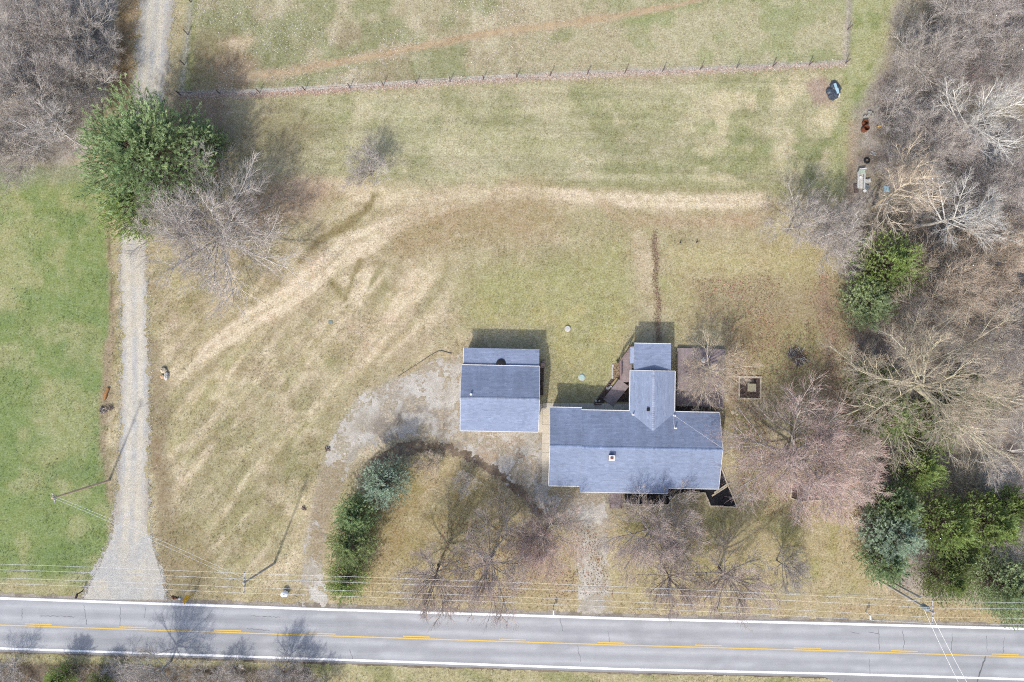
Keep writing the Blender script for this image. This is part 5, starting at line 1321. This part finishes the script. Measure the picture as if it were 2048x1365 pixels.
TREES = [
 # yard
 ('open', 'grey', 'broad bare grey tree overlapping the big pine by the lane', 412, 468, 140, 11, .3),
 ('shrub', 'grey', 'small grey bare tree alone in the back field', 735, 338, 44, 4.5, 1.0),
 ('vase', 'road', 'bare roadside tree nearest the row of evergreens', 868, 1160, 72, 10.5, .2),
 ('vase2', 'road', 'tallest bare roadside tree west of the drive entrance', 983, 1142, 92, 11.5, 1.7),
 ('maple2', 'pink', 'pink tinged bare maple beside the straight drive entrance', 1095, 1082, 74, 8.0, 2.2),
 ('maple', 'road', 'wide bare maple in front of the house steps', 1306, 1073, 90, 8.5, .9),
 ('vase2', 'road', 'bare roadside tree right next to the wide front maple', 1350, 1164, 66, 10.0, 3.1),
 ('vase', 'road', 'bare roadside tree below the front mulch bed', 1467, 1164, 76, 10.0, 4.4),
 ('vase', 'grey', 'slim last bare roadside tree before the evergreens', 1578, 1140, 42, 7.0, 2.6),
 ('giant', 'tan', 'tan bare tree spreading over the rear deck', 1430, 740, 74, 7.0, 2.0),
 ('maple', 'pink', 'very wide pink budded maple east of the house', 1608, 912, 142, 10.0, .5),
 # wood edge and wood
 ('giant', 'moss', 'huge mossy limbed bare tree filling the east wood', 1888, 778, 182, 16, 1.1),
 ('maple2', 'tan', 'bare tan crowned tree north of the huge mossy tree', 1900, 610, 120, 10, .4),
 ('grey', 'grey', 'grey bare tree standing out on the back lawn at the wood edge', 1602, 452, 72, 7.5, .4),
 ('grey', 'grey', 'grey bare tree between the back lawn and the bright cedar', 1680, 480, 72, 8.0, 2.4),
 ('pale', 'pale', 'white barked bare tree leaning out of the wood behind the bright cedar', 1905, 430, 92, 13, .8),
 ('pale', 'tan', 'pale bare tree above the dumped cabinet', 1800, 395, 92, 11, 2.8),
 ('pale', 'pale', 'tall pale bare tree spreading east of the burn barrel', 1968, 245, 100, 14, 4.0),
 ('open', 'grey', 'grey bare tree near the far corner of the paddock', 1868, 118, 72, 8.5, .6),
 ('thicket', 'brown', 'brown thicket tree beside the yellow jug', 1800, 230, 60, 5, 1.3),
 ('maple', 'brown', 'brown bare tree behind the yellow jug', 1885, 300, 85, 8, 3.3),
 ('maple2', 'brown', 'brown bare tree at the top edge of the wood', 1945, 45, 90, 9, .1),
 ('maple', 'grey', 'grey bare tree in the far corner of the wood', 2030, 110, 85, 10, 2.1),
 ('thicket', 'pink', 'pinkish thicket tree below the grey paddock corner tree', 1930, 160, 60, 6, 2.7),
 ('maple2', 'brown', 'brown bare tree between the two white barked trees', 2020, 380, 90, 10, 1.9),
 ('maple', 'tan', 'tan bare tree at the margin beyond the bright cedar', 2010, 520, 100, 10, 3.6),
 ('maple', 'grey', 'grey bare tree at the margin east of the huge mossy tree', 2050, 680, 90, 12, .7),
 ('pale', 'grey', 'grey bare tree at the margin below the huge mossy tree', 2050, 900, 90, 13, 5.0),
 ('grey', 'grey', 'grey bare tree squeezed between the southern evergreens', 2035, 1085, 65, 9, 1.5),
 ('thicket', 'brown', 'dark leafless thicket in the gap of the southern evergreens', 1850, 1105, 34, 3.5, 1.5),
 # wood in the far west corner
 ('maple', 'grey', 'grey bare tree at the far end of the west thicket', 40, 50, 95, 9, 1.0),
 ('maple2', 'grey', 'grey bare tree beside the far end of the lane', 150, 50, 80, 8, 2.0),
 ('open', 'grey', 'wide grey bare tree in the middle of the west thicket', 30, 180, 95, 10, 3.0),
 ('maple', 'grey', 'grey bare tree between the lane and the west thicket', 140, 160, 75, 8, 4.0),
 ('pale', 'grey', 'pale limbed bare tree just west of the big pine', 105, 262, 88, 10, .9),
 ('maple2', 'grey', 'grey bare tree over the corner of the green lawn', 20, 290, 70, 8, 2.9),
 ('thicket', 'brown', 'low brown thicket beside the lane verge', 195, 100, 48, 4.5, .3),
 ('thicket', 'grey', 'low grey thicket touching the big pine', 178, 215, 42, 4.5, 2.3),
]
for k_, bark, lab, cx, cy, r, H, rz in TREES: place_bare(k_, bark, lab, cx, cy, r, H, rz)
SHRUBS = [
 ('shrub', 'tan', 'pale rounded bare shrub inside the driveway loop', 857, 931, 27, 2.2, .2), ('shrub', 'grey', 'faint grey bare shrub in the middle of the loop island', 932, 966, 24, 2.4, 1.5),
 ('thicket', 'tan', 'bare shrub behind the mud track near the front maples', 1000, 1010, 30, 3, 2.5),
]
for a_ in SHRUBS: place_bare(a_[0], a_[1], a_[2], *a_[3:], name='bare_shrub', group='bare shrubs', cat='shrub')
# roadside growth south of the road: stands on the bank, its shadows cross the road
for i, (k_, bx, by, r_, H, lab) in enumerate((
    ('vase', 342, 1322, 3.8, 7.4, 'bare tree on the south bank casting its shadow below the yellow sign'), ('vase2', 572, 1334, 2.4, 5.0, 'bare tree on the south bank facing the loop entrance'), ('shrub', 470, 1338, 2.0, 2.4, 'bare brush clump on the south bank between two bare trees'),
    ('thicket', 262, 1338, 2.4, 2.2, 'bare brush clump on the south bank next to the small evergreen'), ('thicket', 405, 1344, 2.2, 2.2, 'grey brush clump on the south bank right of the sign shadow'), ('thicket', 30, 1325, 2.6, 3.6, 'bare brush clump at the west end of the south bank'),
    ('shrub', 610, 1345, 2.0, 3.0, 'last bare brush clump at the east end of the south bank'), ('shrub', 650, 1368, 1.6, 3.0, 'bare shrub at the edge of the mown south verge'))):
    pr = BP[k_]; e = empty('bare_tree' if k_.startswith('v') else 'bare_shrub', P(bx, by), i * 1.3); s = r_ / pr['R']
    for part in ('trunk', 'crown'):
        o = link(part, pr[part], None, e); o.scale = (s, s, H / pr['H']); o.material_slots[0].link = 'OBJECT'; o.material_slots[0].material = BARK['brown' if i % 2 else 'grey']
    tag(e, lab, 'tree' if k_.startswith('v') else 'shrub', 'growth on the south bank')

# ------------------------------------------------------------------ evergreens
def conifer(seed, H, Rr, prof, nbr, per, pl, pw, nb, upd=.5, jit=.25, low=.06, fine=.13, spread=.62):
    """prof(t): relative crown radius at relative height t"""
    rg = np.random.default_rng(seed); A = Acc()
    A.add(*tubes_np(np.array([[[0, 0, 0], [0, 0, H * .5], [.05, .05, H * .97]]], float), np.array([[.035 * H * .6, .02 * H * .6, .02]]), 0.1, 8))
    t = rg.uniform(low, 1, nbr) ** .9; az = np.arange(nbr) * 2.39996 + rg.normal(0, .25, nbr)
    lump = 1 + .16 * np.sin(az * 3 + seed) * np.sin(t * 9 + seed) + rg.normal(0, .07, nbr)
    L = Rr * prof(t) * lump
    d = np.stack([np.cos(az), np.sin(az), np.full(nbr, .15) + .6 * t], 1); d = norm(d)
    p0 = np.stack([np.zeros(nbr), np.zeros(nbr), t * H * .92], 1)
    bl = np.stack([p0, p0 + d * (L * .55)[:, None], p0 + d * L[:, None] + np.array([0, 0, 1]) * (L * .06)[:, None]], 1)
    A.add(*tubes_np(bl, np.array([.035, .022, .008])[None, :] * np.ones((nbr, 1)), .3, 3))
    s = np.tile(np.linspace(.38, 1.0, per), nbr); i = np.repeat(np.arange(nbr), per)
    pos = p0[i] + d[i] * (L[i] * s)[:, None]
    side = np.stack([-np.sin(az[i]), np.cos(az[i]), np.zeros(len(i))], 1)
    pos = pos + side * (rg.normal(0, jit, len(i)) * L[i] * (1.1 - s * .5))[:, None] + np.array([0, 0, 1]) * rg.normal(.05, .12, len(i))[:, None]
    ax = norm(d[i] * .7 + side * rg.normal(0, .45, len(i))[:, None] + np.array([0, 0, upd]) + rg.normal(0, .2, (len(i), 3)))
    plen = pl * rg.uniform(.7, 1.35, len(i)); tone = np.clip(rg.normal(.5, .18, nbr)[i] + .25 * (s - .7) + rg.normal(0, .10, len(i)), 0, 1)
    # blades
    n = len(i); j = np.repeat(np.arange(n), nb)
    f = rg.uniform(0, 1, n * nb)
    b0 = pos[j] + ax[j] * (plen[j] * f * .8)[:, None]
    rad = norm(rg.normal(0, 1, (n * nb, 3))); bd = norm(ax[j] * .85 + rad * spread)
    bl_ = pw * rg.uniform(.7, 1.3, n * nb) * (1.15 - .5 * f)
    wd = norm(np.cross(bd, rg.normal(0, 1, (n * nb, 3)))) * (bl_ * fine)[:, None]
    V = np.stack([b0 - wd, b0 + wd, b0 + bd * bl_[:, None]], 1).reshape(-1, 3)
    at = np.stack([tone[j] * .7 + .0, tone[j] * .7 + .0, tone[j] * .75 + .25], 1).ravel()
    mc = mesh_np('needles', V, None, np.arange(len(V)).reshape(-1, 3), attr=at)
    mt = A.mesh('trunk'); mt.materials.append(M_TRUNKWOOD)
    r_ = np.percentile(np.hypot(V[:, 0], V[:, 1]), 92)
    return dict(trunk=mt, crown=mc, R=r_, H=np.percentile(V[:, 2], 99.5))
egg = lambda t: np.clip(np.sin(np.clip(t * .92 + .16, 0, 1) * np.pi) ** .65, .12, 1)
full = lambda t: np.clip(np.sin(np.clip(t * .90 + .14, 0, 1) * np.pi) ** .5, .2, 1)
cone = lambda t: np.clip(1.02 - t, .06, 1) ** .8 * np.clip(.65 + t * 2, 0, 1)
flame = lambda t: np.clip(np.sin(np.clip(t * .85 + .2, 0, 1) * np.pi) ** .9, .08, 1)
CP = {
    'white_pine': conifer(201, 13, 6.6, full, 520, 11, .60, .30, 24, .35, .09, fine=.085, spread=.55),
    'pine': conifer(202, 7.5, 2.8, egg, 220, 9, .42, .22, 24, .45, .10, fine=.10, spread=.55),
    'spruce': conifer(203, 7.0, 2.6, full, 260, 8, .30, .14, 24, .35, .10),
    'cedar': conifer(204, 7.5, 2.9, flame, 230, 9, .5, .17, 24, .8, .12),
    'cedar2': conifer(205, 8.5, 3.4, flame, 250, 9, .5, .18, 24, .8, .13),
}
def place_con(kind, leaf, label, cx, cy, rpx, H, rz=0.0, name='evergreen_tree', ell=1.0):
    pr = CP[kind]; hm = H * .5; q = nadir_base(cx, cy, hm); r = rpx / PXM * (CAM_H - hm) / CAM_H
    e = empty(name, P(*q), rz); s = r / pr['R']
    for part in ('trunk', 'crown'):
        o = link(part, pr[part], LEAF[leaf] if part == 'crown' else None, e); o.scale = (s, s * ell, H / pr['H'])
        if part == 'crown': o.material_slots[0].link = 'OBJECT'; o.material_slots[0].material = LEAF[leaf]
    tag(e, label, 'tree', 'evergreens'); return e
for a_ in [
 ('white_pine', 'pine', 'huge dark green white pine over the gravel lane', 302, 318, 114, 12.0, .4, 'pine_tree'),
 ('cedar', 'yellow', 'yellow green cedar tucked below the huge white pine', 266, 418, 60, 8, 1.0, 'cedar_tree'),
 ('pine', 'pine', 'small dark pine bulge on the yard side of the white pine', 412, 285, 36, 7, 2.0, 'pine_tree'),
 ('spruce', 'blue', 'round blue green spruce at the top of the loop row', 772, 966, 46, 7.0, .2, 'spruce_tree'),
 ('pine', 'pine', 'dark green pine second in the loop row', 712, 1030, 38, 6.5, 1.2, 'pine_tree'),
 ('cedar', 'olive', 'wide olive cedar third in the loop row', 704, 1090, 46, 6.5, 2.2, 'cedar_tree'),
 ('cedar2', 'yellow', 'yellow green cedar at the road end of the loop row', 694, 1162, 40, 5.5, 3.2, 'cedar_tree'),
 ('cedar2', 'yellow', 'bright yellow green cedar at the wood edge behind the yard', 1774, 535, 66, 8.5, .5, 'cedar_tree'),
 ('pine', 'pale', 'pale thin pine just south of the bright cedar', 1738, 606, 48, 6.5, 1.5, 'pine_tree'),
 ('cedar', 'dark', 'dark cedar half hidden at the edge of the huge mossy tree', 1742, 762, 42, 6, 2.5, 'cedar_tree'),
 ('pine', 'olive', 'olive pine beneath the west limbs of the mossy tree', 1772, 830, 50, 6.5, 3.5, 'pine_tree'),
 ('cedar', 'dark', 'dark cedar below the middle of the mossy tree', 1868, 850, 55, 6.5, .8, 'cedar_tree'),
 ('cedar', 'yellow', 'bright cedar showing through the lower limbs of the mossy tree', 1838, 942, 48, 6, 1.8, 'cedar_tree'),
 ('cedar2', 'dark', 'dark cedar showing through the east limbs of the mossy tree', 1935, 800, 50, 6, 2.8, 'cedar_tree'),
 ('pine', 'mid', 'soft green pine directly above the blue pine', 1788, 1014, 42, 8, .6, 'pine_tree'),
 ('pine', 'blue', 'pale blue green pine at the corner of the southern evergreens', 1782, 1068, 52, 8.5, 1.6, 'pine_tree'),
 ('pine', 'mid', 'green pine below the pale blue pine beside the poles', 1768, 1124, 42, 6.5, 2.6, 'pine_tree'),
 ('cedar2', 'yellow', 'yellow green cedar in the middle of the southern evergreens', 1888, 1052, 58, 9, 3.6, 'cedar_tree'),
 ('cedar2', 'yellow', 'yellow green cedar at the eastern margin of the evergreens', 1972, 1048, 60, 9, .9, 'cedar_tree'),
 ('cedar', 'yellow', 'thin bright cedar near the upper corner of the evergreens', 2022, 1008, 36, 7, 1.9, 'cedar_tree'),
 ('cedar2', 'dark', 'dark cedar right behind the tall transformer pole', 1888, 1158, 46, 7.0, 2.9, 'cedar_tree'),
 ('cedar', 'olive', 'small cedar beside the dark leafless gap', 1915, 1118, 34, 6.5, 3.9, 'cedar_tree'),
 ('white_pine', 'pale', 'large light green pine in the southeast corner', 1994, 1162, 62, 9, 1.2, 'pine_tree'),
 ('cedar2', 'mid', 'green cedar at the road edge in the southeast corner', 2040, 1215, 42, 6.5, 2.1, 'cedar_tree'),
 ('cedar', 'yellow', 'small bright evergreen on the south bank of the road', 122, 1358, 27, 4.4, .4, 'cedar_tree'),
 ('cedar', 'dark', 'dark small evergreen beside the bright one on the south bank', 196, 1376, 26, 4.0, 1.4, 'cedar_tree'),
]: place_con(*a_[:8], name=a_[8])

# ------------------------------------------------------------------ undergrowth, litter, tufts
def brush(name, polys, n, h, seed, mat, label, dens=None, excl=()):
    rg = np.random.default_rng(seed); bx = []; tries = 0
    allp = [q for p in polys for q in p]
    x0, x1 = min(q[0] for q in allp), max(q[0] for q in allp); y0, y1 = min(q[1] for q in allp), max(q[1] for q in allp)
    qx = rg.uniform(x0, x1, n * 3); qy = rg.uniform(y0, y1, n * 3)
    ins = np.zeros(len(qx), bool)
    for p in polys: ins |= poly_sd(qx, qy, p) < 0
    ins &= fbm(qx / PXM, qy / PXM, 4, seed) > .42
    qx, qy = qx[ins][:n], qy[ins][:n]; n = len(qx)
    p0 = np.array([P(a, b)[:] for a, b in zip(qx, qy)])
    az = rg.uniform(0, 6.28, n); d = np.stack([np.cos(az) * .55, np.sin(az) * .55, np.ones(n)], 1)
    L = h * rg.uniform(.5, 1.4, n)
    B = Acc(); pts = grow(rg, p0, d, L, 4, .16, -.06); r = np.full((n, 4), 1.0) * np.array([.018, .013, .01, .006])
    B.add(*tubes_np(pts, r, rg.uniform(.35, .9, n)[:, None] * np.ones((1, 4)), 3))
    l2, r2 = spawn(rg, pts, r, 5, .25, 1, 40, .05, np.repeat(L * .42, 5), 3, .14, .0, .007)
    B.add(*tubes_np(l2, r2, rg.uniform(.5, 1.0, len(l2))[:, None] * np.ones((1, 3)), 3))
    o = link(name, B.mesh(name), mat); tag(o, label, 'undergrowth', kind='stuff'); return o
brush('undergrowth', [[(1800, -40), (1780, 120), (1745, 220), (1750, 300), (1745, 420), (1720, 440), (1720, 560), (1740, 720), (1735, 860), (1760, 990), (1850, 1100), (2000, 1180), (2150, 1180), (2150, -40)]], 3800, 2.6, 501, BARK['brown'], 'tangled brown leafless undergrowth of the east wood')
brush('undergrowth', [[(-120, -40), (225, -40), (210, 180), (165, 250), (150, 300), (-120, 310)]], 1100, 2.2, 503, BARK['grey'], 'grey leafless undergrowth of the west thicket')
brush('undergrowth', [[(-60, 1330), (180, 1334), (620, 1344), (640, 1420), (-60, 1420)]], 1300, 1.5, 505, BARK['grey'], 'dry brush along the south bank of the road')

def flecks(name, label, fn, n, size, cols, seed, kind_mat=M_ATTR, lift=.03):
    """small curled leaves lying on the ground"""
    rg = np.random.default_rng(seed); qx, qy = fn(rg, n); n = len(qx)
    p = np.array([P(a, b)[:] for a, b in zip(qx, qy)]); p[:, 2] = rg.uniform(.02, .02 + lift, n)
    a = rg.uniform(0, 6.28, n); s = size * rg.uniform(.5, 1.3, n)
    u = np.stack([np.cos(a), np.sin(a), rg.normal(0, .3, n)], 1) * s[:, None]; w = np.stack([-np.sin(a), np.cos(a), rg.normal(0, .3, n)], 1) * (s * .65)[:, None]
    V = np.stack([p - u, p + w + [0, 0, .01], p + u, p - w + [0, 0, .01]], 1).reshape(-1, 3); V[:, 2] = np.maximum(V[:, 2], .004)
    c = np.array([C(*k) for k in cols])[rg.integers(0, len(cols), n)] * rg.uniform(.8, 1.15, n)[:, None]
    o = link(name, mesh_np(name, V, np.arange(len(V)).reshape(-1, 4), colr=np.repeat(c, 4, 0)), kind_mat); tag(o, label, 'leaf litter', kind='stuff'); return o
def in_poly(pts, thr=.45, sc=4, seed=3):
    def f(rg, n):
        x0, x1 = min(q[0] for q in pts), max(q[0] for q in pts); y0, y1 = min(q[1] for q in pts), max(q[1] for q in pts)
        a = rg.uniform(x0, x1, n * 2); b = rg.uniform(y0, y1, n * 2)
        k = (poly_sd(a, b, pts) < 0) & (fbm(a / PXM, b / PXM, sc, seed) + rg.normal(0, .05, n * 2) > thr)
        return a[k][:n], b[k][:n]
    return f
def along(pts, w):
    def f(rg, n):
        pp = np.array(pts, float); i = rg.integers(0, len(pp) - 1, n); t = rg.random(n)
        q = pp[i] * (1 - t)[:, None] + pp[i + 1] * t[:, None] + rg.normal(0, w, (n, 2)); return q[:, 0], q[:, 1]
    return f
flecks('fallen_leaves', 'pale fallen leaves scattered over the west half of the paddock', in_poly([(390, -20), (372, 185), (700, 170), (1100, 130), (1150, -20)], .45, 5, 9), 5500, .065, [(224, 216, 198), (206, 194, 170), (232, 226, 214)], 601)
flecks('fallen_leaves', 'leaves drifted along the paddock fence', along([(365, 192), (520, 188), (700, 178), (900, 165), (1100, 155), (1400, 143), (1690, 130)], 4.5), 5000, .08, [(206, 184, 168), (220, 206, 190), (188, 156, 136)], 603)
flecks('fallen_leaves', 'brown leaves spread over the lawn below the east trees', in_poly([(1380, 560), (1690, 540), (1720, 700), (1725, 1040), (1480, 1030), (1450, 700)], .44, 4, 11), 9000, .085, [(176, 140, 118), (150, 116, 98), (196, 166, 142)], 605)
flecks('fallen_leaves', 'leaves filling the old garden path behind the house', along([(1310, 465), (1308, 492), (1314, 524), (1310, 560), (1318, 600), (1314, 640), (1319, 682)], 3.6), 600, .08, [(150, 122, 104), (168, 138, 118), (128, 106, 90)], 607)
flecks('fallen_leaves', 'brown leaves under the roadside maples', in_poly([(880, 1040), (1180, 1020), (1230, 1190), (880, 1200)], .45, 3, 13), 3500, .08, [(168, 132, 108), (186, 156, 128), (140, 110, 92)], 609)
def tufts(name, label, n, seed):
    rg = np.random.default_rng(seed); qx = rg.uniform(-30, 2080, n * 2); qy = rg.uniform(-20, 1390, n * 2)
    ok = (drv_sd(qx, qy) > 3) & (line_sd(qx, qy, LANE) > 2) & ((qy < yat(RN, qx) - 10) | (qy > yat(RS, qx) + 12))
    for b_ in ([(919, 694), (1092, 694), (1092, 868), (919, 868)], [(1084, 805), (1448, 820), (1446, 1020), (1084, 992)], [(1185, 812), (1240, 690), (1455, 686), (1455, 830), (1185, 830)], [(1245, 980), (1480, 925), (1480, 1022), (1245, 1015)]): ok &= poly_sd(qx, qy, b_) > 0
    ok &= fbm(qx / PXM, qy / PXM, 3.0, seed) + rg.normal(0, .12, len(qx)) > .5
    qx, qy = qx[ok][:n], qy[ok][:n]; n = len(qx)
    p = np.array([P(a, b)[:] for a, b in zip(qx, qy)])
    gi = np.clip(np.searchsorted(gx, p[:, 0]), 0, ni - 1); gj = np.clip(np.searchsorted(gy, p[:, 1]), 0, nj - 1); base = gc[gj * ni + gi]
    nb = 5; j = np.repeat(np.arange(n), nb); az = rg.uniform(0, 6.28, n * nb); h = rg.uniform(.05, .15, n * nb)
    b0 = p[j] + np.stack([np.cos(az) * .05, np.sin(az) * .05, np.zeros(n * nb)], 1)
    tip = b0 + np.stack([np.cos(az) * h * .9, np.sin(az) * h * .9, h], 1); w = np.stack([-np.sin(az), np.cos(az), np.zeros(n * nb)], 1) * .022
    V = np.stack([b0 - w, b0 + w, tip], 1).reshape(-1, 3)
    k = rg.uniform(.6, 1.25, n)[j]; c = base[j] * k[:, None]
    o = link(name, mesh_np(name, V, None, np.arange(len(V)).reshape(-1, 3), colr=np.repeat(c, 3, 0)), M_ATTR); tag(o, label, 'grass', kind='stuff')
tufts('grass_tufts', 'short dry grass tufts over the yard and fields', 46000, 701)

flecks('loose_gravel', 'pale loose gravel kicked out along both sides of the lane', lambda rg, n: (lambda i, t, sd: (np.array([LANE[k][0] for k in i]) * (1 - t) + np.array([LANE[k + 1][0] for k in i]) * t + sd * (np.array([LANE[k][2] for k in i]) * (1 - t) + np.array([LANE[k + 1][2] for k in i]) * t + np.abs(rg.normal(0, 5, n)) - 1), np.array([LANE[k][1] for k in i]) * (1 - t) + np.array([LANE[k + 1][1] for k in i]) * t))(rg.integers(0, len(LANE) - 1, n), rg.random(n), rg.choice([-1, 1], n)), 5000, .06, [(214, 212, 206), (198, 194, 186), (176, 168, 154)], 611)
